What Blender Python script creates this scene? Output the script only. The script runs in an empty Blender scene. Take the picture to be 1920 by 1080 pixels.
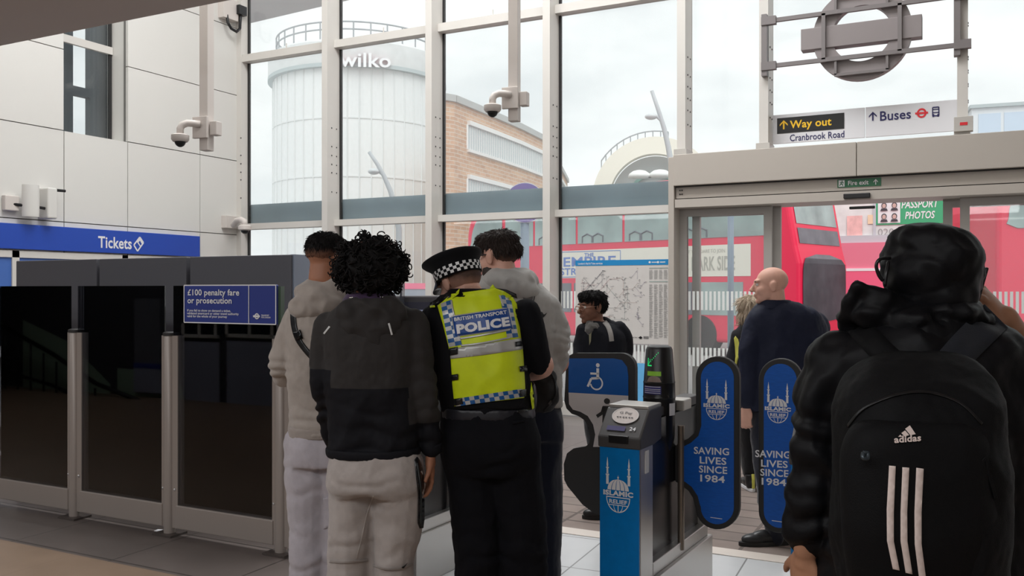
import bpy, bmesh, math, random
from math import sin, cos, pi, radians
from mathutils import Vector, Matrix, noise, geometry
from mathutils.bvhtree import BVHTree
random.seed(7)
SC = bpy.context.scene
COL = SC.collection

# ---------------------------------------------------------------- camera
TH = radians(27.1); SN, CS = sin(TH), cos(TH)
FPX, HZ, CAMH = 1665.0, 543.0, 1.6
R_ = Vector((CS, SN, 0)); F_ = Vector((-SN, CS, 0)); U_ = Vector((0, 0, 1))
cd = bpy.data.cameras.new('camera'); cam = bpy.data.objects.new('camera', cd); COL.objects.link(cam)
cam.location = (0, 0, CAMH); cam.rotation_euler = (pi/2, 0, TH)
cd.sensor_width = 36; cd.lens = FPX/1920*36; cd.shift_y = (HZ-540)/1920; cd.clip_end = 400
SC.camera = cam

# ---------------------------------------------------------------- world, light, exposure
W = bpy.data.worlds.new('overcast'); SC.world = W; W.use_nodes = True
nt = W.node_tree; bg = nt.nodes['Background']
tc = nt.nodes.new('ShaderNodeTexCoord'); mp = nt.nodes.new('ShaderNodeMapping'); mp.inputs['Scale'].default_value = (1, 1, 2.6)
nz = nt.nodes.new('ShaderNodeTexNoise'); nz.inputs['Scale'].default_value = 2.6; nz.inputs['Detail'].default_value = 5; nz.inputs['Roughness'].default_value = .55
cr = nt.nodes.new('ShaderNodeValToRGB')
cr.color_ramp.elements[0].position = .34; cr.color_ramp.elements[0].color = (.66, .70, .72, 1)
cr.color_ramp.elements[1].position = .60; cr.color_ramp.elements[1].color = (.93, .95, .95, 1)
nt.links.new(tc.outputs['Generated'], mp.inputs['Vector']); nt.links.new(mp.outputs[0], nz.inputs['Vector'])
nt.links.new(nz.outputs['Fac'], cr.inputs['Fac']); nt.links.new(cr.outputs['Color'], bg.inputs['Color'])
bg.inputs['Strength'].default_value = 1.3
SC.view_settings.view_transform = 'Standard'; SC.view_settings.look = 'None'
SC.view_settings.exposure = 0.0; SC.view_settings.gamma = 1.0; SC.view_settings.use_curve_mapping = False

def area(name, loc, rot, sx, sy, power, col=(.97, .985, 1)):
    l = bpy.data.lights.new(name, 'AREA'); l.shape = 'RECTANGLE'; l.size = sx; l.size_y = sy; l.energy = power; l.color = col
    o = bpy.data.objects.new(name, l); COL.objects.link(o); o.location = loc; o.rotation_euler = rot
    return o
area('hall_fill', (-1.5, -1.2, 3.35), (radians(20), 0, 0), 5.0, .5, 95)  # hall area lights are added fill under the soffit, no fixtures seen
area('hall_fill', (-5.5, 0.6, 3.35), (radians(10), 0, 0), 4.0, .5, 55)
area('hall_fill', (-10.5, 0.8, 3.35), (0, 0, 0), 4.0, .5, 60)
area('hall_fill', (1.5, -4.5, 3.35), (0, 0, 0), 5.0, .6, 60)
area('atrium_fill', (-4.5, 6.6, 8.6), (0, 0, 0), 7.0, 3.0, 620, (.98, .99, 1))  # added fill high in the atrium, its source unseen
sl = bpy.data.lights.new('cloudy_sun', 'SUN'); sl.energy = 2.0; sl.angle = radians(60); sl.color = (1, .99, .98)
so = bpy.data.objects.new('cloudy_sun', sl); COL.objects.link(so); so.rotation_euler = (radians(38), 0, radians(35))

# ---------------------------------------------------------------- pixel / plane helpers
ORG = Vector((0, 0, CAMH))
def ray(px, py): return F_ + R_*((px-960)/FPX) + U_*((HZ-py)/FPX)
def P(px, py, t): return ORG + ray(px, py)*t
def onY(px, py, Y): r = ray(px, py); return ORG + r*(Y/r.y)
def onX(px, py, X): r = ray(px, py); return ORG + r*(X/r.x)
def onZ(px, py, z): r = ray(px, py); return ORG + r*((z-CAMH)/r.z)
def onPl(px, py, p0, n): r = ray(px, py); return ORG + r*((p0-ORG).dot(n)/r.dot(n))
def G(px, t): v = P(px, HZ, t); v.z = 0; return v
def lin(c):
    c /= 255.0
    return c/12.92 if c <= .04045 else ((c+.055)/1.055)**2.4

# ---------------------------------------------------------------- materials
MATS = {}
def mat(name, rgb, rough=.6, metal=0.0, bump=0.0, bscale=200.0, var=0.0, vscale=6.0, spec=.5, emit=None, estr=1.0, stretch=None, sheen=0.0):
    if name in MATS: return MATS[name]
    m = bpy.data.materials.new(name); m.use_nodes = True; n = m.node_tree; b = n.nodes['Principled BSDF']
    c = tuple(lin(x) for x in rgb)+(1,)
    b.inputs['Base Color'].default_value = c; b.inputs['Roughness'].default_value = rough; b.inputs['Metallic'].default_value = metal
    b.inputs['Specular IOR Level'].default_value = spec
    if sheen: b.inputs['Sheen Weight'].default_value = sheen
    t = n.nodes.new('ShaderNodeTexCoord'); mpn = n.nodes.new('ShaderNodeMapping'); n.links.new(t.outputs['Object'], mpn.inputs['Vector'])
    if stretch: mpn.inputs['Scale'].default_value = stretch
    if var > 0:
        q = n.nodes.new('ShaderNodeTexNoise'); q.inputs['Scale'].default_value = vscale; q.inputs['Detail'].default_value = 4
        r = n.nodes.new('ShaderNodeValToRGB'); n.links.new(mpn.outputs[0], q.inputs['Vector']); n.links.new(q.outputs['Fac'], r.inputs['Fac'])
        r.color_ramp.elements[0].position = .3; r.color_ramp.elements[1].position = .7
        r.color_ramp.elements[0].color = tuple(x*(1-var) for x in c[:3])+(1,); r.color_ramp.elements[1].color = tuple(min(1, x*(1+var)) for x in c[:3])+(1,)
        n.links.new(r.outputs['Color'], b.inputs['Base Color'])
    if bump > 0:
        q = n.nodes.new('ShaderNodeTexNoise'); q.inputs['Scale'].default_value = bscale; q.inputs['Detail'].default_value = 3
        bn = n.nodes.new('ShaderNodeBump'); bn.inputs['Strength'].default_value = bump; bn.inputs['Distance'].default_value = .004
        n.links.new(mpn.outputs[0], q.inputs['Vector']); n.links.new(q.outputs['Fac'], bn.inputs['Height']); n.links.new(bn.outputs[0], b.inputs['Normal'])
    if emit:
        b.inputs['Emission Color'].default_value = tuple(lin(x) for x in emit)+(1,); b.inputs['Emission Strength'].default_value = estr
    MATS[name] = m; return m

def fade_mat(name, zlo, zhi, clo, chi, rough=.7):
    """clipped hair whose length (colour) grows from the nape up"""
    m = mat(name, chi, rough, bump=.4, bscale=400, spec=.25); n = m.node_tree; b = n.nodes['Principled BSDF']
    t = n.nodes.new('ShaderNodeTexCoord'); sx = n.nodes.new('ShaderNodeSeparateXYZ'); n.links.new(t.outputs['Object'], sx.inputs[0])
    q = n.nodes.new('ShaderNodeTexNoise'); q.inputs['Scale'].default_value = 45; n.links.new(t.outputs['Object'], q.inputs['Vector'])
    ad = n.nodes.new('ShaderNodeMath'); ad.operation = 'MULTIPLY_ADD'; ad.inputs[1].default_value = .02; n.links.new(q.outputs['Fac'], ad.inputs[0]); n.links.new(sx.outputs['Z'], ad.inputs[2])
    mr = n.nodes.new('ShaderNodeMapRange'); mr.inputs[1].default_value = zlo+.01; mr.inputs[2].default_value = zhi+.01; n.links.new(ad.outputs[0], mr.inputs[0])
    r = n.nodes.new('ShaderNodeValToRGB'); r.color_ramp.elements[0].color = tuple(lin(x) for x in clo)+(1,); r.color_ramp.elements[1].color = tuple(lin(x) for x in chi)+(1,)
    n.links.new(mr.outputs[0], r.inputs[0]); n.links.new(r.outputs[0], b.inputs['Base Color']); return m

def glass_mat(name, tint=(1, 1, 1), refl=.07, veil=.05, veil_col=(.9, .93, .93)):
    m = bpy.data.materials.new(name); m.use_nodes = True; n = m.node_tree; n.nodes.clear()
    out = n.nodes.new('ShaderNodeOutputMaterial'); tr = n.nodes.new('ShaderNodeBsdfTransparent'); tr.inputs[0].default_value = tint+(1,)
    gl = n.nodes.new('ShaderNodeBsdfGlossy'); gl.inputs['Roughness'].default_value = .02; gl.inputs[0].default_value = (1, 1, 1, 1)
    tl = n.nodes.new('ShaderNodeBsdfTranslucent'); tl.inputs[0].default_value = veil_col+(1,)  # translucent white mixed in as the glare veil that washes out the view
    fr = n.nodes.new('ShaderNodeFresnel'); fr.inputs[0].default_value = 1.25+refl
    m1 = n.nodes.new('ShaderNodeMixShader'); m1.inputs[0].default_value = veil
    m2 = n.nodes.new('ShaderNodeMixShader')
    n.links.new(tr.outputs[0], m1.inputs[1]); n.links.new(tl.outputs[0], m1.inputs[2])
    n.links.new(fr.outputs[0], m2.inputs[0]); n.links.new(m1.outputs[0], m2.inputs[1]); n.links.new(gl.outputs[0], m2.inputs[2])
    n.links.new(m2.outputs[0], out.inputs[0]); return m

def tile_mat(name, c1, c2, mortar, bw, bh, msize, rough, offset=0.0, rot=0.0, bump=.3, uv=False, var=.5, spec=.5):
    m = bpy.data.materials.new(name); m.use_nodes = True; n = m.node_tree; b = n.nodes['Principled BSDF']
    t = n.nodes.new('ShaderNodeTexCoord'); mpn = n.nodes.new('ShaderNodeMapping'); mpn.inputs['Rotation'].default_value = (0, 0, rot)
    n.links.new(t.outputs['UV' if uv else 'Object'], mpn.inputs[0])
    br = n.nodes.new('ShaderNodeTexBrick'); br.offset = offset; br.inputs['Scale'].default_value = 1
    br.inputs['Brick Width'].default_value = bw; br.inputs['Row Height'].default_value = bh; br.inputs['Mortar Size'].default_value = msize
    f = lambda c: tuple(lin(x) for x in c)+(1,)
    br.inputs['Color1'].default_value = f(c1); br.inputs['Color2'].default_value = f(c2); br.inputs['Mortar'].default_value = f(mortar)
    n.links.new(mpn.outputs[0], br.inputs['Vector'])
    q = n.nodes.new('ShaderNodeTexNoise'); q.inputs['Scale'].default_value = 3.0; q.inputs['Detail'].default_value = 6; n.links.new(t.outputs['Object'], q.inputs['Vector'])
    mx = n.nodes.new('ShaderNodeMix'); mx.data_type = 'RGBA'; mx.blend_type = 'OVERLAY'; mx.inputs[0].default_value = var
    n.links.new(br.outputs['Color'], mx.inputs[6]); n.links.new(q.outputs['Color'], mx.inputs[7])
    hs = n.nodes.new('ShaderNodeRGBToBW'); n.links.new(q.outputs['Color'], hs.inputs[0]); n.links.new(hs.outputs[0], mx.inputs[7])
    n.links.new(mx.outputs[2], b.inputs['Base Color']); b.inputs['Roughness'].default_value = rough; b.inputs['Specular IOR Level'].default_value = spec
    bn = n.nodes.new('ShaderNodeBump'); bn.inputs['Strength'].default_value = bump; bn.inputs['Distance'].default_value = .01; bn.invert = True
    n.links.new(br.outputs['Fac'], bn.inputs['Height']); n.links.new(bn.outputs[0], b.inputs['Normal']); return m

# ---------------------------------------------------------------- object helpers
ORIGIN = {}
def empty(name, loc):
    o = bpy.data.objects.new(name, None); COL.objects.link(o); o.location = loc; o.empty_display_size = .1
    ORIGIN[o.name] = Vector(loc); return o
def tag(o, label=None, cat=None, group=None, kind=None):
    if label: o['label'] = label
    if cat: o['category'] = cat
    if group: o['group'] = group
    if kind: o['kind'] = kind
    return o
def thing(name, loc, label, cat, group=None): return tag(empty(name, loc), label, cat, group)
def link(name, me, mats, parent=None, label=None, origin=None):
    """me holds world coordinates; they become local to the parent's world origin."""
    o = bpy.data.objects.new(name, me); COL.objects.link(o)
    for m in (mats if isinstance(mats, (list, tuple)) else [mats]): me.materials.append(m)
    org = ORIGIN[parent.name] if parent else (Vector(origin) if origin is not None else Vector((0, 0, 0)))
    if org.length > 0: me.transform(Matrix.Translation(-org))
    if parent: o.parent = parent
    else: o.location = org
    ORIGIN[o.name] = org.copy()
    if label: o['label'] = label
    return o

class MB:
    def __init__(s, M=None): s.v = []; s.f = []; s.m = []; s.M = M; s.cur = 0
    def add(s, vs, fs, mi=None):
        k = len(s.v); s.v += [(s.M @ Vector(p)) if s.M else Vector(p) for p in vs]
        for f in fs: s.f.append([k+i for i in f]); s.m.append(s.cur if mi is None else mi)
    def box(s, x0, x1, y0, y1, z0, z1, mi=None):
        s.add([(x0, y0, z0), (x1, y0, z0), (x1, y1, z0), (x0, y1, z0), (x0, y0, z1), (x1, y0, z1), (x1, y1, z1), (x0, y1, z1)],
              [(0, 3, 2, 1), (4, 5, 6, 7), (0, 1, 5, 4), (1, 2, 6, 5), (2, 3, 7, 6), (3, 0, 4, 7)], mi)
    def prism(s, pts, vec, mi=None):
        n = len(pts); vec = Vector(vec); a = [Vector(p) for p in pts]
        s.add(a+[p+vec for p in a], [list(range(n))[::-1], list(range(n, 2*n))]+[(i, (i+1) % n, n+(i+1) % n, n+i) for i in range(n)], mi)
    def tube(s, pts, rad, seg=12, caps=True, mi=None, ry=None, up=None):
        pts = [Vector(p) for p in pts]; n = len(pts); rad = rad if isinstance(rad, (list, tuple)) else [rad]*n
        tg = [(pts[min(i+1, n-1)]-pts[max(i-1, 0)]).normalized() for i in range(n)]
        ref = Vector(up) if up else (Vector((0, 0, 1)) if abs(tg[0].z) < .9 else Vector((1, 0, 0)))
        x = tg[0].cross(ref).normalized(); vs = []; fs = []
        for i in range(n):
            x = (x - tg[i]*x.dot(tg[i])).normalized(); y = tg[i].cross(x)
            for j in range(seg):
                a = 2*pi*j/seg; r2 = rad[i]*(ry if ry else 1); vs.append(pts[i]+x*(rad[i]*cos(a))+y*(r2*sin(a)))
        for i in range(n-1):
            for j in range(seg): fs.append((i*seg+j, i*seg+(j+1) % seg, (i+1)*seg+(j+1) % seg, (i+1)*seg+j))
        if caps: fs.append(list(range(seg))[::-1]); fs.append([(n-1)*seg+j for j in range(seg)])
        s.add(vs, fs, mi)
    def lathe(s, prof, c=(0, 0, 0), seg=24, mi=None, a0=0, a1=2*pi):
        full = abs(a1-a0-2*pi) < 1e-6; k = seg if full else seg+1; vs = []; fs = []; c = Vector(c)
        for r, z in prof:
            for j in range(k): a = a0+(a1-a0)*j/seg; vs.append(c+Vector((r*cos(a), r*sin(a), z)))
        for i in range(len(prof)-1):
            for j in range(seg): fs.append((i*k+j, i*k+(j+1) % k, (i+1)*k+(j+1) % k, (i+1)*k+j))
        if full: fs.append(list(range(k))[::-1]); fs.append([(len(prof)-1)*k+j for j in range(k)])
        s.add(vs, fs, mi)
    def ell(s, c, rx, ry, rz, M=None, nu=18, nv=12, mi=None):
        c = Vector(c); M = M or Matrix.Identity(3); vs = [c+M@Vector((0, 0, rz))]; fs = []
        for i in range(1, nv):
            ph = pi*i/nv
            for j in range(nu): a = 2*pi*j/nu; vs.append(c+M@Vector((rx*sin(ph)*cos(a), ry*sin(ph)*sin(a), rz*cos(ph))))
        vs.append(c-M@Vector((0, 0, rz))); L = len(vs)-1
        for j in range(nu): fs.append((0, 1+j, 1+(j+1) % nu)); fs.append((L, L-nu+(j+1) % nu, L-nu+j))
        for i in range(nv-2):
            for j in range(nu): a = 1+i*nu; fs.append((a+j, a+nu+j, a+nu+(j+1) % nu, a+(j+1) % nu))
        s.add(vs, fs, mi)
    def mesh(s, name, recalc=True):
        me = bpy.data.meshes.new(name); me.from_pydata([tuple(p) for p in s.v], [], s.f)
        for p, mi in zip(me.polygons, s.m): p.material_index = mi
        if recalc:
            b = bmesh.new(); b.from_mesh(me); bmesh.ops.recalc_face_normals(b, faces=b.faces); b.to_mesh(me); b.free()
        me.update(); return me
    def build(s, name, mats, parent=None, label=None, bevel=0, smooth=False, origin=None, segs=2):
        o = link(name, s.mesh(name), mats, parent, label, origin)
        if smooth:
            for p in o.data.polygons: p.use_smooth = True
            if smooth != 'all':
                o.data.set_sharp_from_angle(angle=radians(40))
        if bevel:
            md = o.modifiers.new('bevel', 'BEVEL'); md.width = bevel; md.segments = segs; md.limit_method = 'ANGLE'; md.angle_limit = radians(35)
        return o
def struct(mb, name, m, label=None, **k):
    o = mb.build(name, m, **k); o['kind'] = 'structure'
    if label: o['label'] = label
    return o

# ---------------------------------------------------------------- lettering
_txt = {}
def text2d(body, bold=0.0, align='CENTER', res=3, shear=0.0):
    key = (body, bold, align, shear)
    if key in _txt: return _txt[key]
    c = bpy.data.curves.new('t', 'FONT'); c.body = body; c.size = 1; c.offset = bold; c.resolution_u = res; c.align_x = align; c.space_line = .95; c.shear = shear
    c.fill_mode = 'FRONT'; c.space_character = 1+bold*1.5
    o = bpy.data.objects.new('t', c); COL.objects.link(o); dg = bpy.context.evaluated_depsgraph_get()
    me = bpy.data.meshes.new_from_object(o.evaluated_get(dg)); vs = [(v.co.x, v.co.y) for v in me.vertices]; fs = [list(p.vertices) for p in me.polygons]
    bpy.data.objects.remove(o); bpy.data.curves.remove(c); bpy.data.meshes.remove(me)
    x0 = min(v[0] for v in vs); x1 = max(v[0] for v in vs); y0 = min(v[1] for v in vs); y1 = max(v[1] for v in vs)
    r = ([((x-x0)/(x1-x0), (y-y0)/(y1-y0)) for x, y in vs], fs, (x1-x0)/(y1-y0)); _txt[key] = r; return r
def bil(q, u, v):  # q = bl, br, tr, tl
    return (q[0]*(1-u)+q[1]*u)*(1-v)+(q[3]*(1-u)+q[2]*u)*v
def text_on(mb, body, q, off=Vector((0, 0, 0)), bold=.0, mi=None, align='CENTER', shear=0.0):
    vs, fs, ar = text2d(body, bold, align, 3, shear); mb.add([bil(q, u, v)+off for u, v in vs], fs, mi)
def quad_on(mb, q, off=Vector((0, 0, 0)), mi=None): mb.add([p+off for p in q], [(0, 1, 2, 3)], mi)
def poly_on(mb, pts, q, off=Vector((0, 0, 0)), mi=None): mb.add([bil(q, u, v)+off for u, v in pts], [list(range(len(pts)))], mi)
def circ(cx, cy, rx, ry, n=32, a0=0, a1=2*pi):
    e = abs(a1-a0-2*pi) < 1e-6
    return [(cx+rx*cos(a0+(a1-a0)*i/(n if e else n-1)), cy+ry*sin(a0+(a1-a0)*i/(n if e else n-1))) for i in range(n)]
def ring_on(mb, q, cx, cy, rx, ry, k, off=Vector((0, 0, 0)), n=40, mi=None, a0=0, a1=2*pi):
    vs = []; fs = []
    for i in range(n+1):
        a = a0+(a1-a0)*i/n
        vs += [bil(q, cx+rx*cos(a), cy+ry*sin(a))+off, bil(q, cx+rx*k*cos(a), cy+ry*k*sin(a))+off]
    for i in range(n): fs.append((2*i, 2*i+1, 2*i+3, 2*i+2))
    mb.add(vs, fs, mi)
def line_on(mb, q, pts, w, off=Vector((0, 0, 0)), mi=None, asp=1.0):
    """polyline of width w (in v units; asp = quad width/height) on quad q"""
    for (x0, y0), (x1, y1) in zip(pts[:-1], pts[1:]):
        dx, dy = (x1-x0)*asp, y1-y0; L = math.hypot(dx, dy) or 1; nx, ny = -dy/L*w/2, dx/L*w/2
        poly_on(mb, [(x0-nx/asp, y0-ny), (x1-nx/asp, y1-ny), (x1+nx/asp, y1+ny), (x0+nx/asp, y0+ny)], q, off, mi)
def qY(x0, y0, x1, y1, Y):
    """rectangle on the plane y=Y whose left edge is at px x0, right at x1, z from mean of the corner pixels (pixel rows y0 top, y1 bottom measured at x0 centre)"""
    a = onY((x0+x1)/2, y0, Y).z; b = onY((x0+x1)/2, y1, Y).z; l = onY(x0, HZ, Y).x; r = onY(x1, HZ, Y).x
    return [Vector((l, Y, b)), Vector((r, Y, b)), Vector((r, Y, a)), Vector((l, Y, a))]
# ================================================================ SETTING
D = 10.5; XL = -10.1; SOFZ = 3.45; SOFY = 4.23
M_white = mat('wall_panel_white', (222, 220, 215), .45, bump=.05, bscale=60)
M_joint = mat('joint_shadow_gap', (120, 118, 114), .8)
M_soffit = mat('soffit_grey', (206, 197, 193), .7)
M_frame = mat('frame_grey_white', (216, 212, 206), .4)
M_hdr = mat('header_beige', (188, 180, 171), .45)
M_alu = mat('aluminium_satin', (196, 192, 186), .38, .35)
M_dark = mat('dark_rubber', (38, 37, 37), .6)
M_black = mat('black_plastic', (22, 22, 24), .35)
M_navytxt = mat('navy_print', (35, 32, 90), .5)
M_wtxt = mat('white_print', (236, 236, 238), .5)
M_ytxt = mat('yellow_print', (250, 200, 40), .5)
M_red = mat('red_enamel', (220, 40, 50), .4)
M_blue = mat('sign_blue', (36, 76, 178), .4)
M_navy = mat('notice_blue', (52, 66, 142), .4)
GL = glass_mat('window_glass', (.985, 1, .995), .03, .11)
GLB = glass_mat('barrier_glass', (.46, .47, .50), .27, .0)
M_dglass = mat('dark_window_glass', (30, 34, 40), .04, spec=.9)

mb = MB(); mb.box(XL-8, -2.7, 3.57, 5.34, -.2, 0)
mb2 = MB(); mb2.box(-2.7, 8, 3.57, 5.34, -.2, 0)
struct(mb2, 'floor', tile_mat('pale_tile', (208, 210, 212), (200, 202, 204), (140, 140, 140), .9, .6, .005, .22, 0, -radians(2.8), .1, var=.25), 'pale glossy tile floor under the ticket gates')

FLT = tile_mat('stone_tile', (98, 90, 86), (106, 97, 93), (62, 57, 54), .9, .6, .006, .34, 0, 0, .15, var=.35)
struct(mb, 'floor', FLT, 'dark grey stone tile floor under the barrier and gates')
mb = MB(); mb.box(XL-8, 8, -9, 3.57, -.2, 0)
struct(mb, 'floor', tile_mat('tan_stone', (142, 120, 101), (147, 124, 105), (132, 111, 93), 1.2, 1.2, .003, .4, 0, 0, .05, var=.3), 'tan granite floor of the ticket hall in the foreground')
mb = MB(); mb.box(-3.2, 8, 5.48, 8.9, -.2, .0)
struct(mb, 'floor', tile_mat('clay_pavers', (140, 126, 119), (128, 116, 110), (100, 90, 85), .62, .21, .012, .8, .0, 0, .6, var=.5), 'brown ribbed paver mat behind the gates')
mb = MB(); mb.box(XL-8, -3.2, 5.48, 10.3, -.2, 0)
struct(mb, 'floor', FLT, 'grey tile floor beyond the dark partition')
mb = MB(); mb.box(XL-8, 8, 5.34, 5.48, -.2, .004)
struct(mb, 'trim_1', mat('threshold_stone', (222, 212, 203), .4), 'pale threshold strip between tiles and pavers')
mb = MB(); mb.box(-3.2, 8, 8.9, 9.75, -.2, .0)
struct(mb, 'floor', None or (lambda: (lambda m: m)(tile_mat('ribbed_mat', (96, 94, 93), (98, 96, 95), (160, 158, 156), .5, .09, .022, .8, 0, radians(-38), .8, var=.3)))(), 'striped ribbed entrance mat by the doors')
mb = MB(); mb.box(-3.2, 8, 9.75, 10.62, -.2, .0)
struct(mb, 'floor', mat('pale_sill_stone', (226, 226, 226), .4), 'pale stone strip under the glass front')
mb = MB(); mb.box(-40, 60, 10.62, 130, -.3, -.02)
struct(mb, 'ground', mat('street_asphalt', (150, 148, 147), .9, var=.12, bump=.3, bscale=40), 'grey street surface outside')
# ceiling (low soffit), atrium roof, other walls
mb = MB(); mb.box(XL-8, 8, -9, SOFY, SOFZ, 3.95)
struct(mb, 'ceiling', M_soffit, 'low grey soffit of the ticket hall')
mb = MB(); mb.box(XL-.4, 8, SOFY-.3, D+.4, 9.0, 9.3)
struct(mb, 'ceiling', M_white, 'high white atrium ceiling')
mb = MB(); mb.box(XL-8, 8, SOFY-.3, SOFY-.02, 3.95, 9.0)
struct(mb, 'wall_upper', M_white, 'white wall above the soffit edge')
mb = MB(); mb.box(7.9, 8.1, -9, D+.2, 0, 9.0)
struct(mb, 'wall_right', M_white, 'white wall at the right end of the hall')
mb = MB(); mb.box(-6.0, 8, -9.2, -9, 0, SOFZ); mb.box(-6.1, -6.0, -9, -1.05, 0, SOFZ)
struct(mb, 'wall_back', mat('back_wall_grey', (150, 148, 148), .7), 'grey back wall of the ticket hall')
YBK = -1.05
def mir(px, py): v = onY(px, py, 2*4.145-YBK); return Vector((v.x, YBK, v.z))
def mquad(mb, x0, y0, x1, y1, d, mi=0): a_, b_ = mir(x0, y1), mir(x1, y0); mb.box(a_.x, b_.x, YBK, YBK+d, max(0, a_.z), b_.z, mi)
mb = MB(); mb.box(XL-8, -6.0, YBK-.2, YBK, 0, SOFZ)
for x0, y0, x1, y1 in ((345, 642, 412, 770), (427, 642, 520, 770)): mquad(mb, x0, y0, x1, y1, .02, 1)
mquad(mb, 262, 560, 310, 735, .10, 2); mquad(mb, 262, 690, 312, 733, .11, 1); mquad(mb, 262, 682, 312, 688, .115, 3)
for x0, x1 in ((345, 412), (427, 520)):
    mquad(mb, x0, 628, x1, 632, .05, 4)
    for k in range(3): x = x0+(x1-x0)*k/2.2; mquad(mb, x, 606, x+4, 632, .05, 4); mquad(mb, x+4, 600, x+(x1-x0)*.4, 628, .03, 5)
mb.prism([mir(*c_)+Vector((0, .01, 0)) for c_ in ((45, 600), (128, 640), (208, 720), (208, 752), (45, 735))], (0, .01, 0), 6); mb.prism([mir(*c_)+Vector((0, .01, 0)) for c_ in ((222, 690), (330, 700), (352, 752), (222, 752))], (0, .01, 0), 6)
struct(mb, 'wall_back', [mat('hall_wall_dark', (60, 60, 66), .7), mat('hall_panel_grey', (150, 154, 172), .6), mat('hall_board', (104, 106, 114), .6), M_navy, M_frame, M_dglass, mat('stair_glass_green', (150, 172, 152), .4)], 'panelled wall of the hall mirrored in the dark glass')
mb = MB(); mb.box(XL-8.2, XL-8, -9, SOFY, 0, SOFZ); mb.box(XL-8.2, XL-.2, SOFY, SOFY+.2, 0, SOFZ)
struct(mb, 'wall_side', mat('side_wall_grey', (150, 148, 146), .7), 'grey side wall of the ticket hall')

# left panelled wall
ys = [4.45] + [onX(px, HZ, XL).y for px in (-125, 0-0, 120, 239.5, 375)] + [D]
ys = [4.45, onX(-125, HZ, XL).y, onX(120, HZ, XL).y, onX(239.5, HZ, XL).y, onX(375, HZ, XL).y, D]
zs = [0, 1.25, 2.45, 3.60, 4.62, 5.66, 6.7, 7.8, 9.0]
wy0, wy1 = ys[2], ys[3]
mb = MB(); g = .006
for i in range(len(ys)-1):
    for j in range(len(zs)-1):
        if i == 2 and 3 <= j <= 5: continue
        mb.box(XL-.05, XL, ys[i]+g, ys[i+1]-g, zs[j]+g, zs[j+1]-g)
mb.box(XL-.08, XL-.045, ys[0], wy0, 0, 9, 1); mb.box(XL-.08, XL-.045, wy1, D, 0, 9, 1); mb.box(XL-.08, XL-.045, wy0, wy1, 0, 3.6, 1); mb.box(XL-.08, XL-.045, wy0, wy1, 6.7, 9, 1)
# window reveal
rd = XL - (wy1*ray(205, HZ).x/ray(205, HZ).y); xb = XL-rd
X5 = XL-.051; mb.box(xb-.05, X5, wy1+g, wy1+.1, 3.5, 6.8); mb.box(xb-.05, X5, wy0-.1, wy0-g, 3.5, 6.8); mb.box(xb-.05, X5, wy0-g, wy1+g, 3.5, 3.6-g); mb.box(xb-.05, X5, wy0-g, wy1+g, 6.7+g, 6.8)
struct(mb, 'wall_left', [M_white, M_joint], 'white panelled wall on the left with thin joints')
xg = xb+.02; M_in = mat('inner_frame_slate', (70, 76, 82), .5)
zt = onX(160, 84, xg).z; mb = MB(); mb.box(xg-.012, xg, wy0, wy1, 3.6, 6.7)
w8 = struct(mb, 'window_8', GL, 'tall inner window high in the left wall')
xi = xg-.25; yy = lambda p: onX(p, HZ, xi).y
mb = MB(); mb.box(xg, xg+.05, wy0, wy1, zt-.05, zt+.05, 0); mb.box(xg, xg+.03, wy1-.04, wy1, 3.6, 6.7, 1)
mb.build('frame', [M_frame, M_dark], w8)
mb = MB(); zm = onX(153, 172, xi).z
mb.box(xi-.1, xi, wy0-.6, yy(137), 3.5, 6.8); mb.box(xi-.1, xi, yy(169), wy1+.6, 3.5, 6.8); mb.box(xi-.1, xi, yy(137), yy(169), zm-.06, zm+.06)
mb.build('inner_frame', M_in, w8)

# facade mullions
MP = [(602, 638), (797, 831), (1018, 1049), (1272, 1298), (1425, 1450), (1800, 1815)]
MX = []
HDZ0, HDZ1 = 2.80, 3.16; HDY = 10.0
for k, (a, b) in enumerate(MP):
    xr = onY(b, HZ, D).x; xl = xr-.10; MX.append((xl, xr))
    mb = MB(); z0 = 0 if k < 3 else HDZ1
    mb.box(xl, xr, D-.30, D-.285, z0, 9.0, 0); mb.box(xl+.03, xr, D-.285, D, z0, 9.0, 0); mb.box(xl-.0, xl+.03, D-.05, D, z0, 9.0)
    # bolts on the side face
    zb = [3.55, 3.72, 3.86, 4.0, 4.14, 4.35] if k > 2 else [3.02, 3.3, 3.42, 3.55, 3.68, 3.95]
    for z in zb:
        for yy in (D-.2, D-.09): mb.box(xr-.002, xr+.006, yy-.008, yy+.008, z-.008, z+.008, 1)
    if k > 2: mb.box(xl-.03, xr+.02, D-.33, D-.05, HDZ1, HDZ1+.09, 2)
    struct(mb, 'trim_%d' % (k+2), [M_frame, M_dark, M_alu], 'white steel mullion with bolt holes')
xc = onY(466, HZ, D).x
mb = MB(); mb.box(XL, xc, D-.16, D+.05, 0, 9)
for z in [3.02, 3.3, 3.42, 3.55, 3.68, 3.95]: mb.box(XL+.08, XL+.096, D-.166, D-.155, z-.008, z+.008, 1)
struct(mb, 'trim_8', [M_frame, M_dark], 'white corner post where wall and glass meet')
JX0 = onY(1256, HZ, HDY).x; JX1 = onY(1274, HZ, HDY).x
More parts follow.
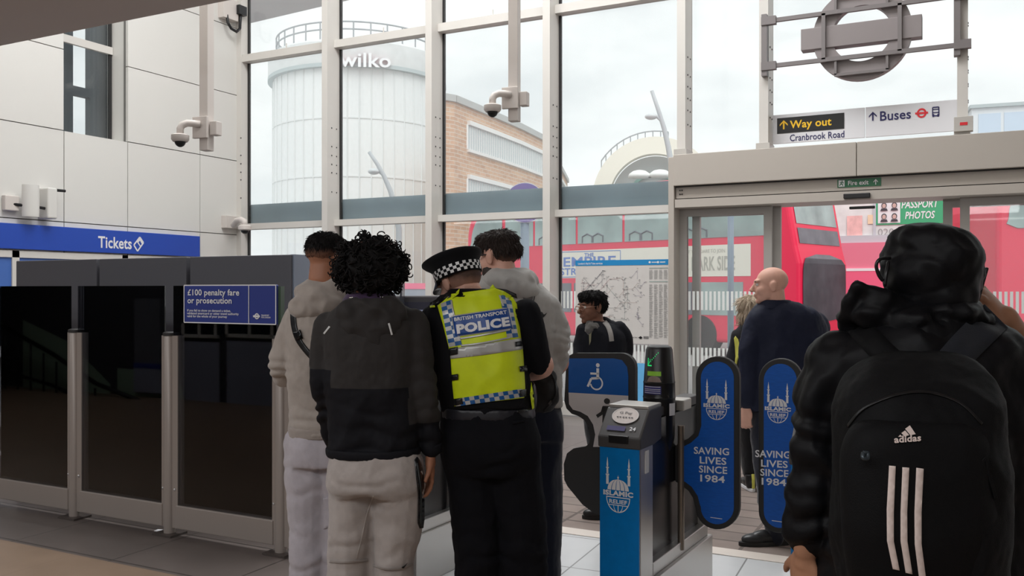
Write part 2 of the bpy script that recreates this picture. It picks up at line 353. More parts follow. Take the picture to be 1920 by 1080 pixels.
# transoms
zU = onY(700, 77, D).z; zL = onY(715, 415, D).z
tr = 9
bays = [(xc, MX[0][0]), (MX[0][1], MX[1][0]), (MX[1][1], MX[2][0]), (MX[2][1], MX[3][0])]
for i, (a, b) in enumerate(bays):
    mb = MB(); mb.box(a, b, D-.14, D+.02, zU-.055, zU+.055); bb = b if i < 3 else JX0+.05
    mb.box(a, bb, D-.14, D+.02, zL-.05, zL+.04); mb.box(a, bb, D-.1, D+.02, 0.0, .16); mb.box(a, a+.03, D-.02, D+.02, .1, 9, 1)
    mb.box((a+b)/2-.004, (a+b)/2+.004, D-.1, D-.08, zU+.05, zU+.14); 
    struct(mb, 'trim_%d' % tr, [M_frame, M_dark], 'white transom rails of the glass front'); tr += 1
# canopy beam seen through the glass
mb = MB()
for i, (a, b) in enumerate(bays): mb.box(a, b if i < 3 else JX0+.1, D+.03, D+.34, zL+.02, 2.93)
struct(mb, 'beam_canopy', mat('canopy_grey_blue', (158, 176, 188), .35, var=.12, vscale=1.5), 'grey blue canopy beam outside the glass')
# window panes (each bay one window)
def win(n, panes, lab):
    mb = MB()
    for (x0, x1, z0, z1) in panes: mb.box(x0, x1, D-.012, D, z0, z1)
    struct(mb, 'window_%d' % n, GL, lab)
for i, (a, b) in enumerate(bays):
    bb = b if i < 3 else JX0+.05
    win(i+1, [(a, bb, .16, zL-.05), (a, b, zL+.04, zU-.055), (a, b, zU+.055, 9)], 'tall glass bay of the station front')
win(5, [(MX[3][1], MX[4][0], HDZ1, 9)], 'glass bay above the door header'); win(6, [(MX[4][1], MX[5][0], HDZ1, 9)], 'glass bay behind the roundel')
win(7, [(MX[5][1], 7.9, HDZ1, 9)], 'glass bay at the far right')
# door header, operator beam, door frames
mb = MB(); sx = onY(1606, HZ, HDY).x
mb.box(JX0+.04, sx-.003, HDY, D+.1, HDZ0, HDZ1); mb.box(sx+.003, 7.9, HDY, D+.1, HDZ0, HDZ1); mb.box(JX0-.03, JX0+.04, HDY+.03, D+.1, 0, HDZ1-.02)
struct(mb, 'beam_header', M_hdr, 'beige metal header above the doors', bevel=.006)
mb = MB(); mb.box(JX0+.05, 7.9, HDY+.08, D+.1, 2.66, HDZ0); mb.box(JX0+.05, 7.9, HDY+.03, D+.05, 2.55, 2.645)
mb.box(JX0+.05, 7.9, HDY+.1, D, 2.64, 2.665, 1); mb.box(JX0+.05, 7.9, HDY+.045, D, HDZ0-.012, HDZ0+.0, 1)
for z in (2.70, 2.745):
    for x in (JX0+.09, JX0+.115): mb.box(x, x+.014, HDY+.07, HDY+.085, z, z+.014, 1)
struct(mb, 'beam_operator', [M_hdr, M_dark], 'sliding door operator beam')
YD = D-.25
def frame(mb, xa, xb, z0, z1, w, y0, y1, mi=0):
    mb.box(xa, xa+w, y0, y1, z0, z1, mi); mb.box(xb-w, xb, y0, y1, z0, z1, mi); mb.box(xa+w, xb-w, y0, y1, z1-w, z1, mi); mb.box(xa+w, xb-w, y0, y1, z0, z0+w*1.4, mi)
M_door = mat('door_frame_grey', (172, 168, 163), .42, .1)
def doorleaf(n, pa, pb, Y, lab, w=.09):
    xa = onY(pa, HZ, Y).x; xb_ = onY(pb, HZ, Y).x; mb = MB(); frame(mb, xa, xb_, 0.02, 2.55, w, Y, Y+.06)
    o = struct(mb, 'door_%d' % n, M_door, lab)
    if n in (2, 4): return o, xa+w, xb_-w
    g_ = MB(); g_.box(xa+w, xb_-w, Y+.024, Y+.036, .14, 2.55-w); g_.build('pane', GL, o)
    return o, xa+w, xb_-w
d1, a1, b1 = doorleaf(1, 1274, 1447, YD, 'grey framed glass door leaf standing open at left')
d2, a2, b2 = doorleaf(2, 1298, 1464, YD+.12, 'grey framed side screen behind the left door leaf')
d3, a3, b3 = doorleaf(3, 1800, 2080, YD, 'grey framed glass door leaf at right')
d4, a4, b4 = doorleaf(4, 1768, 2040, YD+.12, 'grey framed side screen behind the right door leaf')
# white stripes stuck on the glass
M_stripe = mat('white_vinyl', (240, 244, 242), .6)
def stripes(xa, xb_, Y, par, bands=((1.36, 1.58), (.70, .92)), pit=.05, w=.028, nm='safety_stripes'):
    mb = MB(); n = int((xb_-xa)/pit)
    for z0, z1 in bands:
        for i in range(n): x = xa+(i+.5)*pit; mb.box(x-w/2, x+w/2, Y-.003, Y-.0005, z0, z1)
    return mb.build(nm, M_stripe, par)
stripes(a1, b1, YD+.022, d1); stripes(a3, b3, YD+.022, d3)
for i in (2, 3):
    w_ = bpy.data.objects['window_%d' % (i+1)]; ORIGIN[w_.name] = Vector((0, 0, 0))
    stripes(bays[i][0], bays[i][1] if i < 3 else JX0, D-.013, w_)
ORIGIN['window_4'] = Vector((0, 0, 0))
mb = MB(); xa = onY(1186, HZ, D).x; mb.box(xa, JX0, D-.017, D-.014, .17, .69)
mb.build('blue_vinyl', mat('light_blue_vinyl', (112, 190, 242), .5), bpy.data.objects['window_4'])
# roof overhang outside
mb = MB(); ea, eb = onZ(425, 54, 8.1), onZ(690, -8, 8.1); mb.prism([ea, eb, Vector((eb.x*10.7/eb.y, 10.7, 8.1)), Vector((ea.x*10.7/ea.y-3, 10.7, 8.1)), ea-R_*4], (0, 0, .5))
struct(mb, 'beam_eaves', mat('eaves_grey', (200, 200, 202), .6), 'pale roof overhang outside')

# ================================================================ SIGNS AND FITTINGS
off = Vector((0, -.004, 0)); off2 = Vector((0, -.007, 0))
def face(q, d): return [p+d for p in q]
# tickets fascia on the left wall
xf = XL+.07; y1f = onX(375, HZ, xf).y
zt_, zb_ = onX(200, 431, xf).z, onX(200, 474, xf).z
fs = thing('ticket_sign', (XL, y1f-2, zb_), 'long blue sign reading Tickets on the white left wall', 'sign')
mb = MB(); mb.box(XL+.002, xf, 4.5, y1f, zb_, zt_); mb.build('panel', M_blue, fs, bevel=.004)
def qX(a, b, X): return [onX(a[0], b[1], X), onX(b[0], b[1], X), onX(b[0], a[1], X), onX(a[0], a[1], X)]
q = qX((184, 443), (247, 467), xf+.004); zz = [zt_-(zt_-zb_)*.29, zt_-(zt_-zb_)*.80]
for i, z in zip((0, 1, 2, 3), (zz[1]+.0, zz[1], zz[0], zz[0])): q[i].z = z
mb = MB(); text_on(mb, 'Tickets', q, bold=.02); mb.build('lettering', M_wtxt, fs)
q = qX((251, 440), (269, 467), xf+.004)
for i, z in zip((0, 1, 2, 3), (zz[1]-.02, zz[1]-.02, zz[0]+.02, zz[0]+.02)): q[i].z = z
mb = MB(); loop = [(.0, .42), (.62, 1), (1, .62), (.38, .0), (0, .42)]; line_on(mb, q, loop, .1, asp=.75); line_on(mb, q, [(.33, .7), (.7, .33)], .08, asp=.75)
poly_on(mb, [(.33, .72), (.62, 1), (1, .62), (.85, .5), (.62, .75), (.45, .6)], q)
mb.build('ticket_symbol', M_wtxt, fs)
# ticket counter below
tcn = thing('ticket_counter', (XL, 6.6, 0), 'ticket window with white frame and blue top strip at the left edge', 'counter')
mb = MB(); xw = XL+.05
for ya in (6.0, 6.66, 8.2): mb.box(XL, xw, ya, ya+.09, 0, zb_-.02)
mb.box(XL, xw, 5.6, 9.2, zb_-.1, zb_-.02); mb.box(XL, xw+.02, 5.6, 9.2, .0, .16); mb.build('frame', M_frame, tcn)
mb = MB(); mb.box(XL+.004, XL+.03, 5.6, 9.2, 1.62, zb_-.1); mb.build('blue_strip', mat('counter_blue', (70, 110, 185), .4), tcn)
mb = MB(); mb.box(XL+.004, XL+.02, 5.6, 9.2, .9, 1.62); mb.build('window_glass', M_dglass, tcn)
mb = MB(); mb.box(XL+.004, XL+.16, 5.6, 9.2, .82, .93); mb.box(XL+.004, XL+.03, 5.6, 9.2, .16, .82, 1); mb.build('ledge', [M_white, mat('counter_panel', (168, 172, 172), .5)], tcn)

# dark partition behind the barrier
YP = 4.72; M_part = mat('charcoal_laminate', (98, 98, 104), .5); M_pside = mat('lit_side_laminate', (140, 150, 166), .5)  # partition end is paler and bluer: light falling there is put into its colour
edges = [(30, 181), (186, 349), (356, 545)]
labs = ['leftmost charcoal partition panel behind the glass barrier', 'middle charcoal partition panel behind the glass barrier', 'rightmost charcoal partition panel beside the grey hooded man']
for i, (a, b) in enumerate(edges):
    xa, xb_ = onY(a, HZ, YP).x, onY(b, HZ, YP).x
    r = thing('partition_panel', ((xa+xb_)/2, YP, 0), labs[i], 'partition', 'charcoal partition panels')
    mb = MB(); mb.box(xa, xb_, YP, YP+.20, 0.0, 1.84); mb.build('panel', M_part, r, bevel=.006)
    if i == 2:
        mb = MB(); mb.box(xb_-.02, xb_+.012, YP+.02, YP+.23, 0, 1.842); mb.build('lit_side_cover', M_pside, r)
        mb = MB(); x = onY(560, HZ, YP+.23).x; mb.box(xb_+.012, xb_+.05, YP+.06, YP+.13, 1.36, 1.45); mb.build('call_button_box', M_black, r, bevel=.005)
    else:
        mb = MB(); mb.box(xb_, xb_+.03, YP+.06, YP+.14, 0, 1.80); mb.build('gap_post', M_black, r)

# glass barrier
YB = 4.15; posts = [140, 318, 527]; M_post = mat('warm_grey_paint', (158, 148, 141), .4, .15)
gb = thing('glass_barrier', (onY(318, HZ, YB).x, YB, 0), 'glass barrier with three grey posts and kick rails on the tiles', 'barrier')
px_ = [onY(p, HZ, YB).x for p in posts]; pit = px_[1]-px_[0]; allx = [px_[0]-pit, *px_]
for x in allx[1:]:
    mb = MB(); mb.lathe([(.037, 0.012), (.037, 1.30), (.03, 1.31)], (x, YB, 0), 20); mb.box(x+.036, x+.085, YB-.012, YB+.012, .05, 1.30); mb.box(x-.06, x-.036, YB-.012, YB+.012, .05, 1.30)
    p = mb.build('post', M_post, gb, smooth=True)
    mb = MB(); mb.lathe([(.043, 1.30), (.043, 1.318), (.03, 1.325)], (x, YB, 0), 20); mb.build('post_cap', M_dark, p, smooth=True)
    mb = MB(); mb.box(x-.085, x+.085, YB-.07, YB+.07, 0.0, .014); mb.build('base_plate', mat('base_plate_dark', (88, 80, 76), .5, .3), p)
    mb = MB()
    for dx in (-.048, .062): mb.lathe([(.009, 0), (.009, .006)], (0, 0, 0), 10); 
    mb.v = []; mb.f = []; mb.m = []
    for dx in (-.048, .062): mb.ell((x+dx, YB-.014, .30), .009, .006, .009, nu=10, nv=6)
    mb.build('bolt', mat('bolt_steel', (225, 225, 225), .25, .8), p)
for xa, xb_ in zip(allx[:-1], allx[1:]):
    mb = MB(); mb.box(xa+.075, xb_-.05, YB-.02, YB+.02, .05, .20); mb.build('kick_rail', M_post, gb, bevel=.006)
    mb = MB(); mb.box(xa+.04, xb_-.04, YB-.005, YB+.005, .19, 1.625); mb.build('glass_pane', GLB, gb)
x = allx[-1]; mb = MB(); mb.box(x+.085, x+.42, YB-.02, YB+.02, .05, .20); mb.build('kick_rail', M_post, gb, bevel=.006)
# penalty notice
YS = YB-.03; q = qY(345, 534, 519, 607, YS)
pn = thing('penalty_notice', tuple((q[0]+q[1])/2), 'blue penalty fare notice mounted on the glass barrier', 'sign')
mb = MB(); mb.box(q[0].x, q[1].x, YS, YS+.02, q[0].z, q[3].z); mb.build('plate', M_navy, pn, bevel=.008)
mb = MB(); mb.box(q[1].x, q[1].x+.02, YS+.012, YS+.045, q[0].z-.0, q[3].z-.01); mb.build('holder', mat('clear_holder', (70, 88, 70), .2), pn)
mb = MB()
line_on(mb, q, [(.006, .01), (.994, .01), (.994, .99), (.006, .99), (.006, .01)], .028, off, asp=3.0); line_on(mb, q, [(.715, 0), (.715, 1)], .022, off, asp=3.0)
mb.build('white_border', M_wtxt, pn)
def sub(q, u0, v0, u1, v1): return [bil(q, u0, v0), bil(q, u1, v0), bil(q, u1, v1), bil(q, u0, v1)]
mb = MB(); text_on(mb, '£100 penalty fare\nor prosecution', sub(q, .045, .465, .615, .885), off, .018, align='LEFT')
text_on(mb, 'If you fail to show on demand a ticket,\nvalidated smartcard or other travel authority\nvalid for the whole of your journey', sub(q, .04, .13, .61, .36), off, .02, align='LEFT')
text_on(mb, 'TRANSPORT\nFOR LONDON', sub(q, .845, .16, .94, .25), off, .02, align='LEFT'); mb.build('lettering', M_wtxt, pn)
mb = MB(); ring_on(mb, q, .80, .205, .024, .075, .6, off); poly_on(mb, [(.765, .18), (.835, .18), (.835, .23), (.765, .23)], q, off2); mb.build('roundel', M_wtxt, pn)

# CCTV masts
def cctv(px0, px1, ybot, t, lab, grp):
    pc = (px0+px1)/2; c = P(pc, ybot, t); w = (px1-px0)*t/FPX*1.0; h = w*.55
    r = thing('cctv_camera', c, lab, 'security camera', grp); M_c = mat('cctv_cream', (214, 206, 200), .45)
    Mx = Matrix.Translation(c) @ Matrix.Rotation(radians(8), 4, 'Z')
    mb = MB(Mx); mb.box(-h, h, -h, h, 0, 9.0-c.z); mb.build('ceiling_trunking', M_c, r, bevel=.004)
    s = t/FPX; a = MB(Mx); zc = 42*s
    a.box(-20*s, 12*s, -h-.03, -h, zc-20*s, zc+20*s); a.build('mounting_plate', M_c, r, bevel=.004)
    a = MB(Mx); a.box(h+2*s, h+17*s, -.03, .05, zc-14*s, zc+12*s); a.build('junction_box', M_c, r, bevel=.006)
    a = MB(Mx); pts = [Vector((-2*s, -h-.03, zc+5*s))+Vector((-k[0]*s, -k[1]*s, k[2]*s)) for k in ((0, 0, 0), (10, 8, 1), (18, 14, 1), (25, 19, -3), (28, 21, -10), (28, 21, -20))]
    a.tube(pts, 6.5*s, 14); ar = a.build('bracket_arm', M_c, r, smooth='all')
    e = pts[-1]; a = MB(Mx); a.lathe([(12*s, 0), (16*s, -2*s), (16*s, -10*s), (13*s, -14*s)], e, 24); hs = a.build('camera_housing', M_c, r, smooth=True)
    a = MB(Mx); a.lathe([(10*s, -13*s), (9.5*s, -17*s), (7*s, -21*s), (3*s, -23.5*s), (.1*s, -24*s)], e, 20); a.build('dome', M_black, hs, smooth='all')
cctv(379, 396, 283, 7.8, 'white dome camera on ceiling trunking in front of the panelled wall', 'cctv cameras on trunking')
cctv(956, 973, 228, 7.6, 'white dome camera on ceiling trunking in front of the glass front', 'cctv cameras on trunking')
# wall camera near the corner
c = onX(424, 416, XL); r = thing('cctv_camera', c, 'small white dome camera on a wall box by the corner post', 'security camera')
M_c = mat('cctv_cream', (214, 206, 200), .45); tw = 13.1
mb = MB(); mb.box(c.x, c.x+.10, c.y-.10, c.y+.24, c.z-.10, c.z+.09); mb.build('junction_box', M_c, r, bevel=.006)
mb = MB(); pts = [P(438, 422, tw+.1), P(444, 414, tw), P(452, 412, tw-.05), P(458, 415, tw-.1), P(459, 424, tw-.1)]
mb.tube([Vector((c.x+.08, c.y+.16, c.z-.03))]+pts, .045, 12); mb.build('bracket_arm', M_c, r, smooth='all')
mb = MB(); mb.lathe([(.06, .02), (.095, 0), (.095, -.05), (.06, -.065)], pts[-1], 20); hh = mb.build('camera_housing', M_c, r, smooth=True)
mb = MB(); mb.lathe([(.06, -.06), (.05, -.09), (.025, -.11), (.001, -.113)], pts[-1], 16); mb.build('dome', M_black, hh, smooth='all')
# aerial box on the left wall
c = onX(50, 378, XL); r = thing('wall_unit', c, 'white bracketed wall unit with twin curved shields above the Tickets sign', 'wall unit')
c2 = onX(52, 378, XL+.12)
mb = MB(); mb.lathe([(.10, -.19), (.105, 0), (.10, .19)], (XL+.10, onX(46, HZ, XL).y, c.z), 14, a0=-1.6, a1=1.2); mb.build('shield', M_white, r, smooth='all')
mb = MB(); y_ = onX(70, HZ, XL).y; mb.box(XL+.0, XL+.2, y_, y_+.13, c.z-.2, c.z+.18); mb.build('shield', M_white, r, bevel=.02)
mb = MB(); y_ = onX(36, HZ, XL).y; mb.tube([(XL+.05, y_-.12, c.z-.05), (XL+.16, y_+.1, c.z-.07), (XL+.12, y_+.34, c.z-.08)], .018, 8); mb.tube([(XL+.12, y_+.28, c.z+.16), (XL+.15, y_+.5, c.z+.16)], .018, 8); mb.build('cable', M_black, r, smooth='all')
mb = MB(); y_ = onX(18, HZ, XL).y; mb.box(XL+.001, XL+.07, y_-.1, y_+.08, c.z-.13, c.z+.05); mb.build('junction_box', M_c, r, bevel=.01)
# cable box at the top of the wall
c = onX(418, 18, XL); r = thing('cable_box', c, 'small white box with looped black cable at the top of the left wall', 'cable box')
mb = MB(); mb.box(XL, XL+.12, c.y-.1, c.y+.2, c.z-.15, c.z+.16); mb.build('box', M_c, r, bevel=.006)
mb = MB(); a0 = c+Vector((.1, -.02, -.1)); mb.tube([a0, a0+Vector((.02, 0, -.12)), a0+Vector((.04, .05, -.2)), a0+Vector((.04, .16, -.22)), a0+Vector((.03, .24, -.15)), a0+Vector((.03, .26, 0.08))], .022, 10); mb.box(XL+.1, XL+.18, c.y+.16, c.y+.32, c.z-.04, c.z+.1); mb.build('cable', M_black, r, smooth=True)

# roundel sign (seen from behind) hung between two mullions
YR = D-.32; rc = onY(1615, 62, YR); rr = .50
M_ro = mat('roundel_back_grey', (146, 138, 138), .5)
r = thing('roundel_sign', rc-Vector((0, 0, rr)), 'large grey ring and bar roundel hung on rods against the glass', 'sign')
q = [rc+Vector((-1, 0, -1)), rc+Vector((1, 0, -1)), rc+Vector((1, 0, 1)), rc+Vector((-1, 0, 1))]
def ringsolid(mb, c, ro, ri, y0, y1, n=56, mi=None):
    vs = []; fs = []
    for i in range(n):
        a = 2*pi*i/n
        for rad, y in ((ro, y0), (ri, y0), (ri, y1), (ro, y1)): vs.append((c.x+rad*cos(a), y, c.z+rad*sin(a)))
    for i in range(n):
        j = (i+1) % n
        for k in range(4): l = (k+1) % 4; fs.append((4*i+k, 4*i+l, 4*j+l, 4*j+k))
    mb.add(vs, fs, mi)
mb = MB(); ringsolid(mb, rc, rr, rr*.60, YR, YR+.10); mb.build('ring', M_ro, r, smooth=True)
mb = MB(); xa, xb_ = onY(1502, HZ, YR).x, onY(1729, HZ, YR).x; mb.box(xa, xb_, YR-.02, YR+.12, rc.z-.118, rc.z+.118); mb.build('bar', M_ro, r, bevel=.006)
M_rod = mat('rod_grey', (128, 122, 122), .5)
mb = MB()
for dz in (.25, -.255): mb.box(MX[4][1]-.02, MX[5][0]+.02, YR-.06, YR-.02, rc.z+dz-.022, rc.z+dz+.022)
for x in (rc.x-.38, rc.x+.38): mb.box(x-.02, x+.02, YR-.06, YR-.02, rc.z-.25, rc.z+.25)
for dz in (.255, -.26):
    s_ = 1 if dz > 0 else -1
    mb.box(rc.x-.27, rc.x-.245, YR-.05, YR-.01, rc.z+dz, rc.z+dz+s_*.17) if dz > 0 else mb.box(rc.x-.27, rc.x-.245, YR-.05, YR-.01, rc.z+dz-.17, rc.z+dz)
    mb.box(rc.x+.245, rc.x+.27, YR-.05, YR-.01, min(rc.z+dz, rc.z+dz+s_*.17), max(rc.z+dz, rc.z+dz+s_*.17))
    mb.box(rc.x-.27, rc.x+.27, YR-.05, YR-.01, rc.z+dz+s_*.17-.014, rc.z+dz+s_*.17+.014)
mb.build('support_rods', M_rod, r)
for x in (MX[4][1]-.06, MX[5][0]-.03):
    mb = MB(); mb.box(x, x+.06, YR-.06, YR+.04, rc.z-.36, rc.z+.33)
    for dz in (.25, -.255): mb.box(x-.0, x+.16, YR-.075, YR-.01, rc.z+dz-.045, rc.z+dz+.045)
    mb.build('bracket', M_rod, r)
# direction signs
YW = D-.06; z0s, z1s = 3.27, 3.60; xs0, xs1, xs2 = onY(1450, HZ, YW).x, onY(1622, HZ, YW).x, onY(1802, HZ, YW).x
M_plate = mat('sign_white_plate', (226, 226, 230), .4)
def plate(name, xa, xb_, lab):
    r = thing(name, ((xa+xb_)/2, YW, z0s), lab, 'sign'); mb = MB(); mb.box(xa, xb_, YW, YW+.03, z0s, z1s); mb.build('plate', M_plate, r, bevel=.003); return r
r = plate('direction_sign', xs0, xs1-.004, 'white sign with black Way out panel above the doors')
def up_arrow(mb, q, w=.16):
    poly_on(mb, [(.5-w/2, 0), (.5+w/2, 0), (.5+w/2, .8), (.5-w/2, .8)], q); a = w*1.1
    poly_on(mb, [(.5, 1), (.0, .55), (.0, .36), (.5, .8)], q); poly_on(mb, [(.5, 1), (.5, .8), (1, .36), (1, .55)], q)
def pq(x0, y0, x1, y1, Y):   # px corners: left x0, right x1, top y0 at left and bottom y1 at left; follows the plane's horizontals
    l0 = onY(x0, y0, Y); l1 = onY(x0, y1, Y); rx = onY(x1, HZ, Y).x
    return [Vector((l0.x, Y, l1.z)), Vector((rx, Y, l1.z)), Vector((rx, Y, l0.z)), Vector((l0.x, Y, l0.z))]
Yq = YW-.004
mb = MB(); quad_on(mb, pq(1457, 222, 1583, 251, Yq)); mb.build('black_panel', M_black, r)
mb = MB(); text_on(mb, 'Way out', pq(1481, 226.5, 1559, 245.5, Yq-.003), bold=.02); up_arrow(mb, pq(1462, 226, 1477, 243, Yq-.003), .2); mb.build('yellow_lettering', M_ytxt, r)
mb = MB(); text_on(mb, 'Cranbrook Road', pq(1481, 252.5, 1583, 265, Yq), bold=.008); mb.build('navy_lettering', M_navytxt, r)
r = plate('direction_sign', xs1+.004, xs2, 'white sign reading Buses with red roundel above the doors')
mb = MB(); text_on(mb, 'Buses', pq(1650, 209, 1708, 227, Yq), bold=.015); up_arrow(mb, pq(1629, 210, 1644, 227, Yq), .2); mb.build('navy_lettering', M_navytxt, r)
mb = MB(); q = pq(1716, 204, 1740, 222, Yq); ring_on(mb, q, .5, .5, .38, .5, .62); poly_on(mb, [(0, .4), (1, .4), (1, .6), (0, .6)], q, Vector((0, -.002, 0))); mb.build('red_roundel', M_red, r)
mb = MB(); q = pq(1748, 201, 1761, 219, Yq); line_on(mb, q, [(.05, .08), (.95, .08), (.95, .97), (.05, .97), (.05, .08)], .12, asp=.75); line_on(mb, q, [(.05, .75), (.95, .75)], .1, asp=.75); line_on(mb, q, [(.05, .42), (.95, .42)], .1, asp=.75)
for u in (.2, .8): poly_on(mb, circ(u, .2, .1, .07, 10), q)
line_on(mb, q, [(.15, -.04), (.15, .1)], .2, asp=.75); line_on(mb, q, [(.85, -.04), (.85, .1)], .2, asp=.75); mb.build('bus_pictogram', M_navytxt, r)
# alarm box
c = onY(1806, 247, D-.36); r = thing('alarm_box', c, 'small grey box with red label on the door header', 'alarm box')
mb = MB(); mb.box(c.x-.085, c.x+.09, D-.40, D-.31, c.z, c.z+.15); mb.build('box', M_alu, r, bevel=.004)
mb = MB(); mb.box(c.x-.03, c.x+.04, D-.404, D-.40, c.z+.06, c.z+.09); mb.build('red_label', M_red, r)
# fire exit sign
Yf = HDY+.078; q = pq(1570, 337, 1652, 352, Yf-.008)
r = thing('fire_exit_sign', q[0], 'small green fire exit sign on the door beam', 'sign')
mb = MB(); mb.box(q[0].x, q[1].x, Yf-.007, Yf, q[0].z, q[3].z); mb.build('plate', mat('exit_green', (44, 112, 76), .4), r)
mb = MB(); text_on(mb, 'Fire exit', sub(q, .25, .22, .72, .78), off, .02); up_arrow(mb, face(sub(q, .83, .15, .93, .85), off), .2)
quad_on(mb, sub(q, .03, .1, .17, .9), off); mb.build('lettering', M_wtxt, r)
mb = MB(); qq = sub(q, .04, .12, .16, .88); line_on(mb, qq, [(.1, .1), (.35, .4), (.55, .7), (.9, .55)], .14, off2); line_on(mb, qq, [(.35, .4), (.7, .35), (.75, .05)], .14, off2); line_on(mb, qq, [(.55, .7), (.2, .62)], .12, off2); poly_on(mb, circ(.62, .87, .1, .1, 10), qq, off2); mb.build('running_figure', mat('exit_green', (44, 112, 76)), r)
# door sensors
for (a, b, y0, y1, Y, lab) in ((1582, 1632, 362, 371, HDY+.03, 'black door sensor bar on the beam under the fire exit sign'), (1593, 1641, 386, 391, HDY+.18, 'thin black sensor strip below the door beam')):
    q = pq(a, y0+ (2 if a > 1590 else 2), b, y1+2, Y); mb = MB(); mb.box(q[0].x, q[1].x, Y-.04, Y, q[0].z, q[3].z)
    o = mb.build('door_sensor', M_black, None, bevel=.006, origin=tuple(q[0])); tag(o, lab, 'sensor')

# network map poster on the glass
YM = D-.02; q = pq(1079, 490, 1255, 646, YM-.006)
zt_m, zb_m = 1.97, .93
for i, z in enumerate((zb_m, zb_m, zt_m, zt_m)): q[i].z = z
r = thing('map_poster', (q[0]+q[1])/2, 'large network map poster with blue header fixed to the glass', 'poster')
mb = MB(); mb.box(q[0].x, q[1].x, YM-.005, YM, zb_m, zt_m); mb.build('sheet', mat('poster_paper', (214, 210, 206), .6), r)
mb = MB(); quad_on(mb, sub(q, 0, .935, 1, 1), Vector((0, -.002, 0))); mb.build('blue_header', mat('poster_blue', (26, 138, 200), .5), r)
mb = MB(); text_on(mb, "London's Rail & Tube services", sub(q, .03, .95, .30, .975), off, .015); 
for u in (.80, .885): poly_on(mb, circ(u, .967, .012, .013, 12), q, off); poly_on(mb, [(u+.02, .962), (u+.075, .962), (u+.075, .972), (u+.02, .972)], q, off)
mb.build('header_lettering', M_wtxt, r)
rnd = random.Random(5); cols = [(178, 130, 134), (120, 122, 136), (110, 108, 112), (176, 150, 142), (140, 158, 156), (150, 142, 164)]
mats = [mat('map_line_%s' % n, c, .7) for n, c in zip(('red', 'navy', 'black', 'orange', 'teal', 'violet'), cols)]
mb = MB(); dirs = [(1, 0), (1, 1), (0, 1), (-1, 1), (-1, 0), (-1, -1), (0, -1), (1, -1)]
for k in range(30):
    x, y = .10+.11*(k % 6)+rnd.uniform(-.03, .03), .30+.12*(k//6)+rnd.uniform(-.03, .03); d = rnd.randrange(8); pts = [(x, y)]
    for s_ in range(rnd.randint(3, 5)):
        L = rnd.uniform(.03, .13); nx, ny = x+dirs[d][0]*L*.75, y+dirs[d][1]*L
        if not (.06 < nx < .76 and .2 < ny < .89): d = (d+3) % 8; continue
        x, y = nx, ny; pts.append((x, y)); d = (d+rnd.choice((-1, 0, 0, 0, 0, 1))) % 8
    if len(pts) > 1: line_on(mb, q, pts, .0026, off, k % 6, asp=1.2)
    for (a, b) in pts:
        for s_ in range(2): u = a+rnd.uniform(-.02, .02); v = b+rnd.uniform(-.02, .02); poly_on(mb, [(u, v), (u+rnd.uniform(.01, .03), v), (u+.012, v+.004), (u, v+.004)], q, off, 2)
mb.build('route_lines', mats, r)
mb = MB()
for cx in (.815, .865, .915, .965):
    v = .70
    while v > .08:
        w = rnd.uniform(.02, .04)
        if rnd.random() < .12: v -= .008; poly_on(mb, [(cx-.022, v), (cx+.022, v), (cx+.022, v+.003), (cx-.022, v+.003)], q, off, 1)
        poly_on(mb, [(cx-.02, v), (cx-.02+w, v), (cx-.02+w, v+.004), (cx-.02, v+.004)], q, off, 0); v -= .0085
    v = .87
    while v > .76: poly_on(mb, [(cx-.02, v), (cx+.005+rnd.random()*.015, v), (cx+.015, v+.004), (cx-.02, v+.004)], q, off, 0); v -= .01
for v in (.895, .735): poly_on(mb, [(.795, v), (.985, v), (.985, v+.006), (.795, v+.006)], q, off, 2)
mb.build('station_index', [mat('index_grey', (150, 148, 146), .7), mat('index_dark', (110, 110, 108), .7), mat('index_green', (120, 150, 145), .7)], r)
mb = MB(); poly_on(mb, circ(.705, .075, .014, .016, 16), q, off); poly_on(mb, [(.685, .07), (.725, .07), (.725, .08), (.685, .08)], q, off2); text_on(mb, 'River bus', sub(q, .60, .07, .67, .085), off, .01)
for v in (.085, .075, .065): poly_on(mb, [(.735, v), (.79, v), (.79, v+.005), (.735, v+.005)], q, off)
mb.build('footer_marks', M_black, r)

